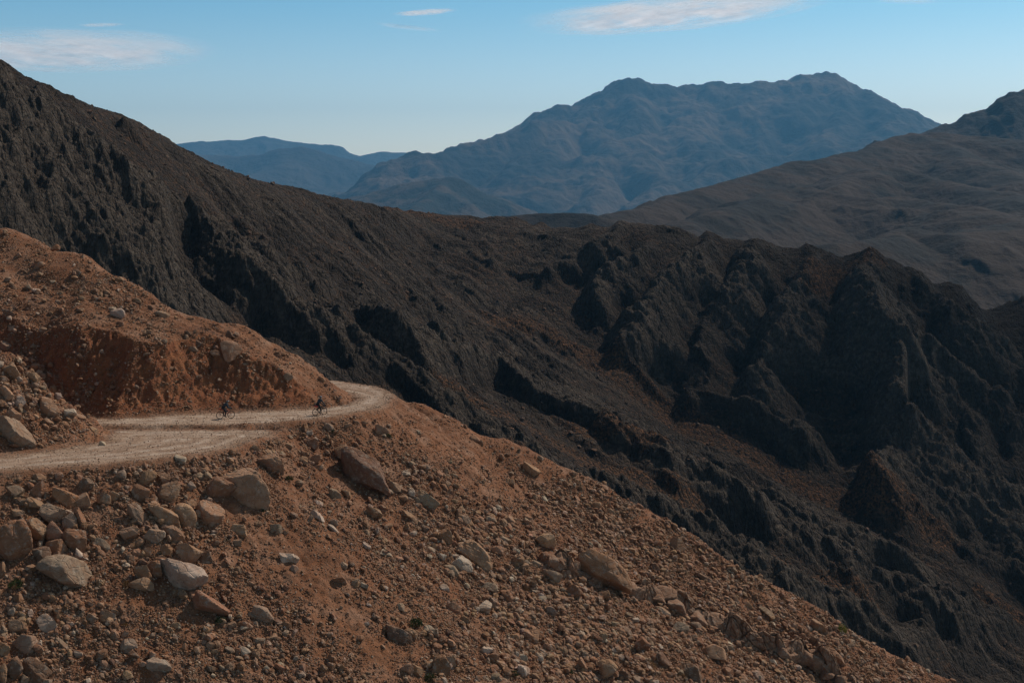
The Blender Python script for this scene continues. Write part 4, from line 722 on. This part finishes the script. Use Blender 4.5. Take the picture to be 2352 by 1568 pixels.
link('gravel', rubble('gravel', x, y, ground(x, y), r.uniform(.04, .13, len(x)), 1, 33, M_RUB, np.array([(.30, .22, .16), (.24, .14, .085), (.36, .29, .23)]), [.5, .25, .25]), kind='stuff', label='small stones lying on the gravel road', category='gravel')
# boulders and rubble on the dark mountainside
r = np.random.default_rng(24); n = 11000
i, j = r.integers(60, MX.shape[0] - 90, n), r.integers(3, MX.shape[1] - 3, n)
k = r.random(n) < .15 + .85 * np.clip(soil[i, j] * 1.6, 0, 1); i, j = i[k], j[k]
sz = np.clip(.55 * (1 - r.random(len(i)) * .98) ** (-.42), .5, 2.2)
link('rubble', rubble('rubble', MX[i, j], MY[i, j], MZ[i, j], sz, 2, 34, M_RUB, np.array([(.045, .038, .032), (.065, .056, .048), (.032, .027, .023), (.05, .032, .022)]), [.35, .25, .25, .15]), kind='stuff', label='dark boulders and scree strewn over the grey mountainside', category='rubble')

# ------------------------------------------------------------------ shrubs and dry tufts
def mat_leaf(name, c0, c1):
    m, nt, b = new_mat(name); k = N(nt); k.l(k.mix(k.ramp(k.noise(k.pos(), 9, 3), .35, .65), c0, c1), b.inputs['Base Color']); return m
LEAF = {'green': mat_leaf('dark_leaves', (.035, .045, .016), (.075, .085, .03)), 'yellow': mat_leaf('yellow_leaves', (.11, .12, .022), (.24, .22, .045)), 'dry': mat_leaf('dry_stalks', (.16, .085, .03), (.27, .15, .06))}
M_TWIG = mat_plain('twig_bark', (.10, .065, .04), .9)
def plant(px, py, w, h, kind, name, label, cat, group, seed):
    x, y, z = hit([px], [py + h * .35])
    if np.isnan(y[0]): x, y, z = hit([px - 6], [py + h])
    s = y[0] / F; W, H = w * s / 2, h * s * .75; r = np.random.default_rng(seed)
    e = bpy.data.objects.new(name, None); COL.objects.link(e); e.location = (x[0], y[0], z[0]); e['label'] = label; e['category'] = cat; e['group'] = group
    n = 900 if kind != 'dry' else 420
    d = r.normal(size=(n, 3)); d[:, 2] = np.abs(d[:, 2]); d /= np.linalg.norm(d, axis=1)[:, None]
    rad = r.uniform(.35, 1, n) ** .6 * (1 + .35 * noise3(d * 2.3 + seed, seed))
    C = d * rad[:, None] * np.array([W, W, H])
    L = (.10 if kind != 'dry' else .16) * max(W, .3); t = d + r.normal(size=(n, 3)) * .55; t /= np.linalg.norm(t, axis=1)[:, None]
    sd = np.cross(t, r.normal(size=(n, 3))); sd /= np.linalg.norm(sd, axis=1)[:, None]; wd = L * (.38 if kind != 'dry' else .12)
    Vp = np.stack([C - t * L, C + sd * wd, C + t * L * 1.2, C - sd * wd], 1).reshape(-1, 3)
    link('foliage' if kind != 'dry' else 'stalks', mesh_np('foliage', Vp, np.arange(4 * n).reshape(-1, 4), LEAF[kind], False), e)
    tv, tf = [], []
    for q in range(14):                                                # woody stems
        dd = r.normal(size=3); dd[2] = abs(dd[2]) + .5; dd /= np.linalg.norm(dd); tip = dd * np.array([W, W, H]) * .75; sx = np.array([.012, 0, 0]); sy = np.array([0, .012, 0]); b0 = len(tv)
        tv += [-sx - [0, 0, .1], sx - sy - [0, 0, .1], sy - [0, 0, .1], tip]; tf += [[b0, b0 + 1, b0 + 3], [b0 + 1, b0 + 2, b0 + 3], [b0 + 2, b0, b0 + 3]]
    link('stems', mesh_np('stems', np.array(tv), np.array(tf), M_TWIG, False), e)
for i, (kk, x, y, w, h, kind, lab) in enumerate([
    ('k3', 110, 862, 120, 75, 'green', 'dark green cushion bush downhill of the big rounded reddish boulder'), ('k3', 900, 857, 52, 46, 'dry', 'pale dry tuft uphill of the dark hollow under the striped boulder'), ('k3', 1568, 1112, 85, 50, 'green', 'green bush at the foot of the dark block under the striped boulder'),
    ('k3', 1865, 340, 36, 28, 'green', 'tiny green tuft under the low end of the largest tan boulder'), ('k3', 890, 1145, 44, 30, 'dry', 'thin dry tuft beside the brick-shaped boulder'), ('k4', 235, 322, 58, 36, 'green', 'small dark green tuft below the rounded tan boulder'), ('k4', 845, 62, 42, 34, 'green', 'small green tuft below the lone boulder under the road bend'),
    ('k4', 508, 40, 30, 26, 'green', 'tiny green tuft beside the grey rock under the upper road'), ('k4', 1000, 1195, 110, 52, 'green', 'straggling green bush in the rubble above the dark rubble boulder'), ('k4', 1095, 1535, 85, 55, 'green', 'green bush at the bottom picture edge beside a brown boulder'), ('k4', 1605, 1505, 60, 36, 'green', 'low green tuft amid the pale rubble near the bottom edge'),
    ('k5', 2140, 805, 78, 62, 'yellow', 'bright yellow-green bush on the crest line against the dark rock'), ('k5', 85, 1082, 62, 36, 'green', 'small olive tuft at the bottom edge between pale stones'), ('k5', 440, 1072, 44, 36, 'green', 'round olive tuft in the rubble uphill of a tan boulder'),
    ('k5', 230, 705, 42, 36, 'dry', 'rusty dry tuft beside a small grey rock in the rubble'), ('k5', 590, 730, 62, 40, 'dry', 'rusty dry tuft in a soil patch uphill of the outcrop rubble'), ('k5', 955, 1030, 62, 50, 'dry', 'rusty dry tuft against a dark tilted boulder'), ('k5', 1140, 1100, 60, 50, 'dry', 'rusty dry tuft at the edge of the dark slab-like boulder'), ('k5', 160, 545, 52, 40, 'dry', 'rusty dry tuft in the rubble uphill of the outcrop'), ('k5', 990, 775, 42, 26, 'dry', 'small orange tuft below the middle of the outcrop')]):
    px, py = KF[kk](x, y)
    plant(px, py, w * SC[kk], h * SC[kk], kind, 'dry_tuft' if kind == 'dry' else 'shrub', lab, 'dry tuft' if kind == 'dry' else 'shrub', 'dry tufts among the rocks' if kind == 'dry' else 'low shrubs among the rocks', 700 + i)
# ================================================================== TWO CYCLISTS
def tube(V, Fl, pts, rad, seg=8, closed=False):
    pts = np.array(pts, float); n = len(pts); rad = np.broadcast_to(rad, n); base = len(V)
    for i in range(n):
        a, b = (pts[(i - 1) % n], pts[(i + 1) % n]) if closed else (pts[max(i - 1, 0)], pts[min(i + 1, n - 1)])
        d = (b - a) / np.linalg.norm(b - a); up = np.array([0, 1, 0]) if abs(d[1]) < .9 else np.array([1, 0, 0])
        u = np.cross(d, up); u /= np.linalg.norm(u); w = np.cross(d, u)
        for k in range(seg):
            t = 2 * math.pi * k / seg; V.append(pts[i] + rad[i] * (math.cos(t) * u + math.sin(t) * w))
    for i in range(n if closed else n - 1):
        j = (i + 1) % n
        for k in range(seg): Fl.append([base + i * seg + k, base + i * seg + (k + 1) % seg, base + j * seg + (k + 1) % seg, base + j * seg + k])
    if not closed:
        for e in (0, n - 1):
            c = len(V); V.append(pts[e])
            for k in range(seg): Fl.append([c, base + e * seg + k, base + e * seg + (k + 1) % seg, c])
def poly_mesh(name, V, Fl, mat):
    me = bpy.data.meshes.new(name)
    me.from_pydata([tuple(v) for v in V], [], [tuple(dict.fromkeys(f)) for f in Fl]); me.polygons.foreach_set('use_smooth', [True] * len(me.polygons)); me.materials.append(mat); me.update(); return me
def ring(cx, cz, R, n=40): return [(cx + R * math.cos(2 * math.pi * k / n), 0, cz + R * math.sin(2 * math.pi * k / n)) for k in range(n)]
def blob(name, c, e, mat, pitch=0, sub=4, f=None):
    V0, Fk = ico(sub); P = V0.copy()
    P = np.sign(P) * np.abs(P) ** .8; P /= np.abs(P).max(0)
    if f is not None: P = f(P)
    P = P * np.array(e); t = math.radians(pitch)
    P = P @ np.array([[math.cos(t), 0, -math.sin(t)], [0, 1, 0], [math.sin(t), 0, math.cos(t)]]).T
    return mesh_np(name, P + np.array(c), Fk, mat, True)
M_TYRE = mat_plain('tyre_rubber', (.018, .017, .016), .8); M_STEEL = mat_plain('spoke_steel', (.3, .3, .31), .35, .5, .1, 8, .9); M_BLACK = mat_plain('black_fabric', (.020, .020, .022), .8)
M_SADDLE = mat_plain('saddle_leather', (.02, .018, .017), .5); M_SKIN = mat_plain('skin', (.42, .24, .16), .6); M_HAIR = mat_plain('dark_hair', (.03, .02, .015), .7)
def bicycle(x, y, yaw, frame_col, bag_col, roll, label):
    z = float(ground(x, y)); root = bpy.data.objects.new('bicycle', None); COL.objects.link(root); root.location = (x, y, z + .01); root.rotation_euler = (0, 0, yaw)
    root['label'] = label; root['category'] = 'bicycle'; root['group'] = 'bicycles on the gravel road'
    M_F = mat_plain('frame_paint', frame_col, .35, .5, .08); M_BAG = mat_plain('bag_fabric', bag_col, .85)
    bb, sc, ht, hb, ra = (0, 0, .275), (-.16, 0, .78), (.40, 0, .83), (.435, 0, .70), (-.43, 0, .345)
    V, Fl = [], []
    for a, b, r in ((bb, sc, .017), (bb, hb, .021), (sc, (.405, 0, .81), .016), (ht, hb, .022), (sc, (-.19, 0, .95), .014)): tube(V, Fl, [a, b], r)
    for s in (-1, 1):
        tube(V, Fl, [(0, s * .03, .275), (-.25, s * .055, .31), (-.43, s * .065, .345)], .010); tube(V, Fl, [(-.16, s * .02, .76), (-.43, s * .065, .345)], .009)
    link('frame', poly_mesh('frame', V, Fl, M_F), root)
    V, Fl = [], []
    for s in (-1, 1): tube(V, Fl, [(.43, 0, .71), (.45, s * .05, .67), (.53, s * .055, .48), (.59, s * .055, .345)], .012)
    link('fork', poly_mesh('fork', V, Fl, M_F), root)
    for cx in (-.43, .59):
        V, Fl = [], []; tube(V, Fl, [(0, -.06, 0), (0, .06, 0)], .022, 10)
        for k in range(24):
            t = 2 * math.pi * k / 24; s = -1 if k % 2 else 1
            tube(V, Fl, [(.02 * math.cos(t), s * .03, .02 * math.sin(t)), (.31 * math.cos(t), 0, .31 * math.sin(t))], .0022, 4)
        w = link('wheel', poly_mesh('wheel', V, Fl, M_STEEL), root); w.location = (cx, 0, .345); w.rotation_euler = (0, .3 + cx, 0)
        V, Fl = [], []; tube(V, Fl, ring(0, 0, .322, 48), .027, 10, True); link('tyre', poly_mesh('tyre', V, Fl, M_TYRE), w)
        V, Fl = [], []; tube(V, Fl, ring(0, 0, .296, 48), .011, 8, True); link('rim', poly_mesh('rim', V, Fl, M_BLACK), w)
    V, Fl = [], []; tube(V, Fl, [(.40, 0, .84), (.39, 0, .91), (.48, 0, .93)], .016); tube(V, Fl, [(.48, -.2, .93), (.48, .2, .93)], .014)
    for s in (-1, 1):
        tube(V, Fl, [(.48, s * .2, .93), (.56, s * .21, .93), (.61, s * .213, .89), (.60, s * .216, .83), (.54, s * .22, .80), (.46, s * .22, .795)], .014)
        tube(V, Fl, [(.56, s * .21, .93), (.62, s * .21, .95), (.64, s * .21, .985)], [.017, .018, .012])
    link('handlebar', poly_mesh('handlebar', V, Fl, M_BLACK), root)
    def shape(P): Q = P.copy(); Q[:, 1] *= np.where(P[:, 0] < 0, 1, 1 - .75 * P[:, 0]); Q[:, 2] -= .3 * P[:, 0] ** 2; return Q
    link('saddle', blob('saddle', (-.18, 0, .985), (.14, .075, .032), M_SADDLE, f=shape), root)
    V, Fl = [], []; tube(V, Fl, [(px, -.05, pz) for px, _, pz in ring(0, .275, .085, 28)], .008, 6, True)
    for s, px, pz in ((-1, .09, .13), (1, -.09, .42)): tube(V, Fl, [(0, s * .04, .275), (0, s * .075, .275), (px, s * .085, pz)], [.02, .014, .010])
    c = link('crankset', poly_mesh('crankset', V, Fl, M_STEEL), root)
    for s, px, pz in ((-1, .09, .13), (1, -.09, .42)): link('pedal', blob('pedal', (px, s * .135, pz), (.05, .045, .011), M_BLACK, sub=3), c)
    def taper(P): Q = P.copy(); k = .55 + .45 * (P[:, 0] + 1) / 2; Q[:, 1] *= k; Q[:, 2] *= k; return Q
    link('saddle_bag', blob('saddle_bag', (-.37, 0, .90), (.22, .085, .095), M_BAG, -14, f=taper), root)
    link('frame_bag', blob('frame_bag', (.14, 0, .70), (.20, .03, .07), M_BLACK, 8), root)
    if roll: link('handlebar_bag', blob('handlebar_bag', (.57, 0, .86), (.085, .20, .085), M_BLACK), root)
    return root
def ik(h, a, l1=.445, l2=.45):
    h, a = np.array(h), np.array(a); d = a - h; L = min(np.linalg.norm(d), l1 + l2 - .003); u = d / np.linalg.norm(d); p = np.array([-u[2], 0, u[0]])
    if p[0] < 0: p = -p
    k = (l1 * l1 - l2 * l2 + L * L) / (2 * L); return h + u * k + p * math.sqrt(max(l1 * l1 - k * k, 0))
def person(root_b, hip, chest, sh, neck, head, face, hand_z, jacket, helmet_col, label, stripe):
    J, E, Rd = [], [], []
    def v(p, r, par=None):
        J.append(tuple(p)); Rd.append(r if isinstance(r, tuple) else (r, r))
        if par is not None: E.append((par, len(J) - 1))
        return len(J) - 1
    hip, chest, sh, neck, head, face = map(np.array, (hip, chest, sh, neck, head, face))
    zones = []                                                # (a, b, material index): 0 jacket, 1 tights, 2 shoes, 3 skin, 4 gloves
    r0 = v(hip, (.155, .135)); w = v(hip * .6 + chest * .4, (.145, .120), r0); c = v(chest, (.165, .125), w); s0 = v(sh, (.13, .095), c); nk = v(neck, .062, s0)
    hd = v(head, (.082, .092), nk); tp = v(head + np.array([-.01, 0, .075]), (.07, .08), hd); fc = v(head + face * .055 + np.array([0, 0, -.045]), .05, hd); v(head + face * .112 + np.array([0, 0, -.012]), .014, fc)
    zones += [(hip, hip * .75 + chest * .25, 1), (hip * .6 + chest * .4, sh, 0), (neck, head, 3), (head, head + face * .1, 3)]
    tips = []
    for s in (-1, 1):
        sp = sh + np.array([0, s * .185, -.03]); hp = np.array([.585, s * .212, hand_z]); wr = hp + np.array([-.085, s * .005, .02])
        el = (sp + wr) / 2; gap = np.linalg.norm(wr - sp); q = math.sqrt(max(.30 ** 2 - (gap / 2) ** 2, .0004)); el = el + np.array([-.25, s * .55, -.8]) / 1.0 * q
        a1 = v(sp, .075, s0); a2 = v(sp * .5 + el * .5, .058, a1); a3 = v(el, .048, a2); a4 = v(el * .5 + wr * .5, .043, a3); a5 = v(wr, .030, a4); a6 = v(hp, (.040, .024), a5)
        zones += [(sp, el, 0), (el, wr, 0), (wr + (hp - wr) * .4, hp, 4)]; tips.append((s, hp))
        hj = hip + np.array([.01, s * .09, -.02]); px, pz = (.09, .13) if s < 0 else (-.09, .42)
        an = np.array([px - .075, s * .115, pz + .115]); kn = ik(hj, an)
        l1 = v(hj, .105, r0); l2 = v(hj * .5 + kn * .5, .083, l1); l3 = v(kn, .060, l2); l4 = v(kn * .6 + an * .4, .057, l3); l5 = v(an, .038, l4)
        h_ = v(an + np.array([-.035, 0, -.065]), .036, l5); t_ = v(an + np.array([.07, 0, -.068]), .038, l5); v(an + np.array([.165, 0, -.078]), .028, t_)
        zones += [(hj, kn, 1), (kn, an, 1), (an + np.array([-.03, 0, -.07]), an + np.array([.16, 0, -.075]), 2)]
    nb = len(J)
    def skin(J, E, Rd, root, lv):
        me = bpy.data.meshes.new('person'); me.from_pydata(J, E, []); o = bpy.data.objects.new('tmp', me); COL.objects.link(o)
        m = o.modifiers.new('s', 'SKIN'); m.use_smooth_shade = True; o.modifiers.new('u', 'SUBSURF').levels = lv
        for i, d in enumerate(me.skin_vertices[0].data): d.radius = Rd[i] if Rd[i][0] < .03 else (Rd[i][0] * 1.26, Rd[i][1] * 1.26); d.use_root = (i == root)
        dg = bpy.context.evaluated_depsgraph_get(); dg.update(); res = bpy.data.meshes.new_from_object(o.evaluated_get(dg)); bpy.data.objects.remove(o); return res
    me = skin(J, E, Rd, 0, 2)
    bm = bmesh.new(); bm.from_mesh(me)
    for s, hp in tips:                                        # fingers curled over the brake hoods, thumb on the inner side
        FJ, FE, FR = [], [], []
        for f, (off, ln) in enumerate(((-.005, 1.0), (-.001, 1.1), (.003, 1.03), (.006, .85))):
            y0 = s * (.006 + off); x0 = .018 - .017 * f; b = len(FJ)
            for dx, dy, dz in ((0, 0, 0), (.012, s * .022 * ln, -.008), (.010, s * .026 * ln, -.034 * ln), (.0, s * .012 * ln, -.050 * ln)): FJ.append(tuple(hp + np.array([x0 + dx, y0 + dy, dz]))); FR.append((.0092, .0092))
            FE += [(b, b + 1), (b + 1, b + 2), (b + 2, b + 3)]
        b = len(FJ)
        for dx, dy, dz in ((-.03, -s * .012, .004), (-.008, -s * .034, -.006), (.014, -s * .034, -.022)): FJ.append(tuple(hp + np.array([dx, dy, dz]))); FR.append((.0105, .0105))
        FE += [(b, b + 1), (b + 1, b + 2)]
        for k in range(5):                                    # each digit is grown on its own so that they stay apart
            i0 = k * 4; n_ = 4 if k < 4 else 3
            fm_ = skin(FJ[i0:i0 + n_], [(q, q + 1) for q in range(n_ - 1)], FR[i0:i0 + n_], 0, 1); bm.from_mesh(fm_)
    bm.to_mesh(me); bm.free()
    mats = [mat_plain('jacket_cloth', jacket, .85, .2, .2), mat_plain('tights_cloth', (.016, .016, .018), .8), mat_plain('shoe_leather', (.05, .05, .052), .6), M_SKIN, M_BLACK]
    me.materials.clear()
    for m in mats: me.materials.append(m)
    Z = [(np.array(a), np.array(b), k) for a, b, k in zones]
    cen = np.array([p.center[:] for p in me.polygons]); best = np.full(len(cen), 9.); idx = np.zeros(len(cen), int)
    for a, b, k in Z:
        e = b - a; t = np.clip(((cen - a) @ e) / max(e @ e, 1e-6), 0, 1); d = np.linalg.norm(cen - a - t[:, None] * e, axis=1) - (.06 if k in (0, 1) and a[2] > .8 and abs(a[1]) < .05 else 0)
        nrst = d < best; best = np.where(nrst, d, best); idx = np.where(nrst, k, idx)
    me.polygons.foreach_set('material_index', idx.astype(np.int32)); me.polygons.foreach_set('use_smooth', [True] * len(cen))
    me.name = 'person'
    o = link('person', me, label=label, category='cyclist', group='cyclists on the gravel road'); o.location = root_b.location; o.rotation_euler = root_b.rotation_euler
    # helmet: a vented shell over the crown
    V0, Fk = ico(4); yaw = math.atan2(face[1], face[0])
    P = V0 * np.array([.135, .098, .105]); P[:, 2] = np.where(P[:, 2] < -.02, -.02 + (P[:, 2] + .02) * .12, P[:, 2])
    P[:, 2] -= .018 * np.exp(-(np.sin(V0[:, 1] * 9) / .3) ** 2) * (V0[:, 2] > .35) * (np.abs(V0[:, 0]) < .7)
    c, s = math.cos(yaw), math.sin(yaw); P = np.stack([P[:, 0] * c - P[:, 1] * s, P[:, 0] * s + P[:, 1] * c, P[:, 2]], -1) + head + np.array([-.005, 0, .062])
    hm_ = mesh_np('helmet', P, Fk, mat_plain('helmet_shell', helmet_col, .45, .4, .1), True)
    if stripe:
        hm_.materials.append(mat_plain('helmet_band', (.55, .55, .55), .5)); zc = P[Fk].mean(1)[:, 2] - head[2]; hm_.polygons.foreach_set('material_index', ((zc > .075) & (zc < .10)).astype(np.int32))
    link('helmet', hm_, o)
    # hair under the helmet, dark glasses, nothing on the back
    link('hair', blob('hair', head + np.array([-.045, 0, .005]), (.055, .078, .06), M_HAIR), o)
    g = blob('sunglasses', head + face * .078 + np.array([0, 0, .012]), (.03, .07, .02), M_BLACK); link('sunglasses', g, o)
    return o
def stand(px, py):
    x, y, z = hit([px], [py]); return float(x[0]), float(y[0])
bx, by = stand(516, 961.5)
b1 = bicycle(bx, by, math.radians(20), (.30, .06, .025), (.30, .07, .03), False, 'bicycle with an orange-red frame under the crouching cyclist')
person(b1, (-.20, 0, 1.04), (.06, 0, 1.26), (.18, 0, 1.37), (.225, 0, 1.43), (.285, 0, 1.525), (.97, 0, -.24), .985, (.035, .045, .055), (.018, .018, .02),
       'cyclist in a grey-blue jacket and dark helmet crouching over the handlebar', True)
bx, by = stand(733, 953.5)
b2 = bicycle(bx, by, math.radians(44), (.03, .03, .032), (.35, .03, .025), True, 'dark bicycle with a red saddle bag under the upright cyclist')
person(b2, (-.18, 0, 1.06), (.02, 0, 1.32), (.13, 0, 1.47), (.165, 0, 1.54), (.205, 0, 1.645), (.98, 0, -.15), .985, (.032, .040, .048), (.10, .11, .12),
       'cyclist in a slate jacket and grey helmet riding upright towards the road bend', False)
# ================================================================== thin high clouds, far behind the haze
def mat_cloud(name, amax, seed):
    m = bpy.data.materials.new(name); m.use_nodes = True; nt = m.node_tree; k = N(nt)
    nt.nodes.remove(nt.nodes['Principled BSDF'])
    tc = k.n('ShaderNodeTexCoord').outputs['Object']
    ln = k.n('ShaderNodeVectorMath', _operation='LENGTH'); wv = k.n('ShaderNodeVectorMath', _operation='ADD')
    nz = k.n('ShaderNodeTexNoise'); nz.inputs['Scale'].default_value = 2.2; nz.inputs['Detail'].default_value = 5; k.l(k.scaled(tc, (.8, .35, 1)), nz.inputs['Vector'])
    sh = k.n('ShaderNodeVectorMath', _operation='MULTIPLY_ADD'); sh.inputs[1].default_value = (.55, .75, 0); sh.inputs[2].default_value = (-.275, -.375, 0); k.l(nz.outputs['Color'], sh.inputs[0])
    k.l(tc, wv.inputs[0]); k.l(sh.outputs[0], wv.inputs[1])
    flat = k.n('ShaderNodeVectorMath', _operation='MULTIPLY'); flat.inputs[1].default_value = (1, 1, 0); k.l(wv.outputs[0], flat.inputs[0]); k.l(flat.outputs[0], ln.inputs[0])
    edge = k.ramp(ln.outputs['Value'], .95, .25)
    st = k.n('ShaderNodeTexNoise'); st.inputs['Scale'].default_value = 3.2; st.inputs['Detail'].default_value = 4; st.inputs['Roughness'].default_value = .62
    mp = k.scaled(tc, (.9, .42, 1), (0, 0, .12)); k.l(mp, st.inputs['Vector'])
    a = k.math('MULTIPLY', edge, k.math('MULTIPLY', k.ramp(st.outputs['Fac'], .30, .62, .15, 1), amax))
    tr = k.n('ShaderNodeBsdfTransparent'); tl = k.n('ShaderNodeBsdfTranslucent'); tl.inputs['Color'].default_value = (.97, .95, .96, 1)
    mx = k.n('ShaderNodeMixShader'); k.l(a, mx.inputs[0]); k.l(tr.outputs[0], mx.inputs[1]); k.l(tl.outputs[0], mx.inputs[2]); k.l(mx.outputs[0], nt.nodes['Material Output'].inputs['Surface'])
    return m
CY = 50000.
for i, (x, y, w, hgt, tilt, amax, lab) in enumerate([
    (150, 122, 760, 98, -2.5, .78, 'broad soft white cloud over the dark mountain slope'), (1545, 32, 800, 96, -4.5, .93, 'long bright white cloud streak above the broad double-peaked mountain'),
    (975, 29, 170, 15, -4, .75, 'small crisp white cloud wisp high in the open sky'), (935, 63, 180, 14, 6, .22, 'faint white cloud wisp just under the small crisp wisp'), (232, 58, 130, 10, -2, .35, 'faint thin wisp above the broad soft white cloud'), (2080, 2, 190, 16, 3, .22, 'faint thin cloud streak beside the long bright streak')]):
    s = CY / F; V0, Fk = ico(5); o = link('cloud', mesh_np('cloud', V0, Fk, mat_cloud('cloud_wisp', amax, i), True), label=lab, category='cloud', group='thin clouds in the sky')
    el = math.atan((HZ - y) / F); a = w * s / 2; c = .12 * hgt * s; b = min(hgt * s / 2 / math.sin(el), a * 1.4)
    o.location = pt(x, y, CY); o.scale = (a, b, c); o.rotation_euler = (0, math.radians(tilt), 0)

# unseen cloud added between sun and gorge to darken the far wall
t_ = 2450 / SUN_DIR.z; o = link('cloud', mesh_np('cloud', *ico(5), mat_cloud('shade_cloud', .55, 9), True), label='unseen cloud added outside the picture to shade the dark gorge wall', category='cloud')
o.location = Vector((270, 770, -60)) + SUN_DIR * t_; o.scale = (310, 190, 40)

# ================================================================== haze
def box(name, lo, hi):
    x0, y0, z0 = lo; x1, y1, z1 = hi
    v = np.array([[x0, y0, z0], [x1, y0, z0], [x1, y1, z0], [x0, y1, z0], [x0, y0, z1], [x1, y0, z1], [x1, y1, z1], [x0, y1, z1]])
    return mesh_np(name, v, np.array([[3, 2, 1, 0], [4, 5, 6, 7], [0, 1, 5, 4], [1, 2, 6, 5], [2, 3, 7, 6], [3, 0, 4, 7]]), None, False)
hm = bpy.data.materials.new('haze_air'); hm.use_nodes = True; nt = hm.node_tree
for n in list(nt.nodes):
    if n.type == 'BSDF_PRINCIPLED': nt.nodes.remove(n)
pv = nt.nodes.new('ShaderNodeVolumePrincipled'); pv.inputs['Color'].default_value = (.18, .52, .90, 1); pv.inputs['Density'].default_value = 3.4e-5
pv.inputs['Anisotropy'].default_value = .25
nt.links.new(pv.outputs[0], nt.nodes['Material Output'].inputs['Volume'])
hb = box('haze', (-27000, -2600, -2400), (27000, 30200, 2150)); hb.materials.append(hm)
link('haze', hb, kind='stuff', label='thin blue haze filling the valley', category='haze')

# ================================================================== light, sky, camera
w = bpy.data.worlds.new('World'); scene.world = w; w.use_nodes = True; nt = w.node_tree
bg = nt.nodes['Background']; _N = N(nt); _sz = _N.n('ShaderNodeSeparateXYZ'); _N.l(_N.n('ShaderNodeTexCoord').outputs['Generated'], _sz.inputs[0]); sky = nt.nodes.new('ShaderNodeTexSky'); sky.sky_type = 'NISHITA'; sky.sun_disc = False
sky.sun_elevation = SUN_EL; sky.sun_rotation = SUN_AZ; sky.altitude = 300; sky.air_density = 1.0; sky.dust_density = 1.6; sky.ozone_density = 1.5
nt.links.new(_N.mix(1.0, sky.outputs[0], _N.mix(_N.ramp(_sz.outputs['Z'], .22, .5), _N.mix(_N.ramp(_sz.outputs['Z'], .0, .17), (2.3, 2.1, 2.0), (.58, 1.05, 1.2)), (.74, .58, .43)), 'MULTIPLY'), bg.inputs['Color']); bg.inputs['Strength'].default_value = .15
sd = bpy.data.lights.new('sun', 'SUN'); sd.energy = 5.0; sd.angle = math.radians(.5); sd.color = (1, .91, .80)
so = bpy.data.objects.new('sun', sd); COL.objects.link(so); so.rotation_euler = SUN_DIR.to_track_quat('Z', 'Y').to_euler()
so.location = (0, 0, 300)
cam = bpy.data.cameras.new('camera'); cam.sensor_width = 36; cam.lens = F / 2352 * 36; cam.shift_y = -(784 - HZ) / 2352
cam.clip_start = .5; cam.clip_end = 90000
co = bpy.data.objects.new('camera', cam); COL.objects.link(co); co.rotation_euler = (math.radians(90), 0, 0); scene.camera = co
vs = scene.view_settings; vs.view_transform = 'Standard'; vs.look = 'None'; vs.gamma = 1; vs.exposure = -.5; vs.use_curve_mapping = False
scene.cycles.max_bounces = 5; scene.cycles.diffuse_bounces = 3; scene.cycles.volume_bounces = 0
scene.cycles.use_denoising = True
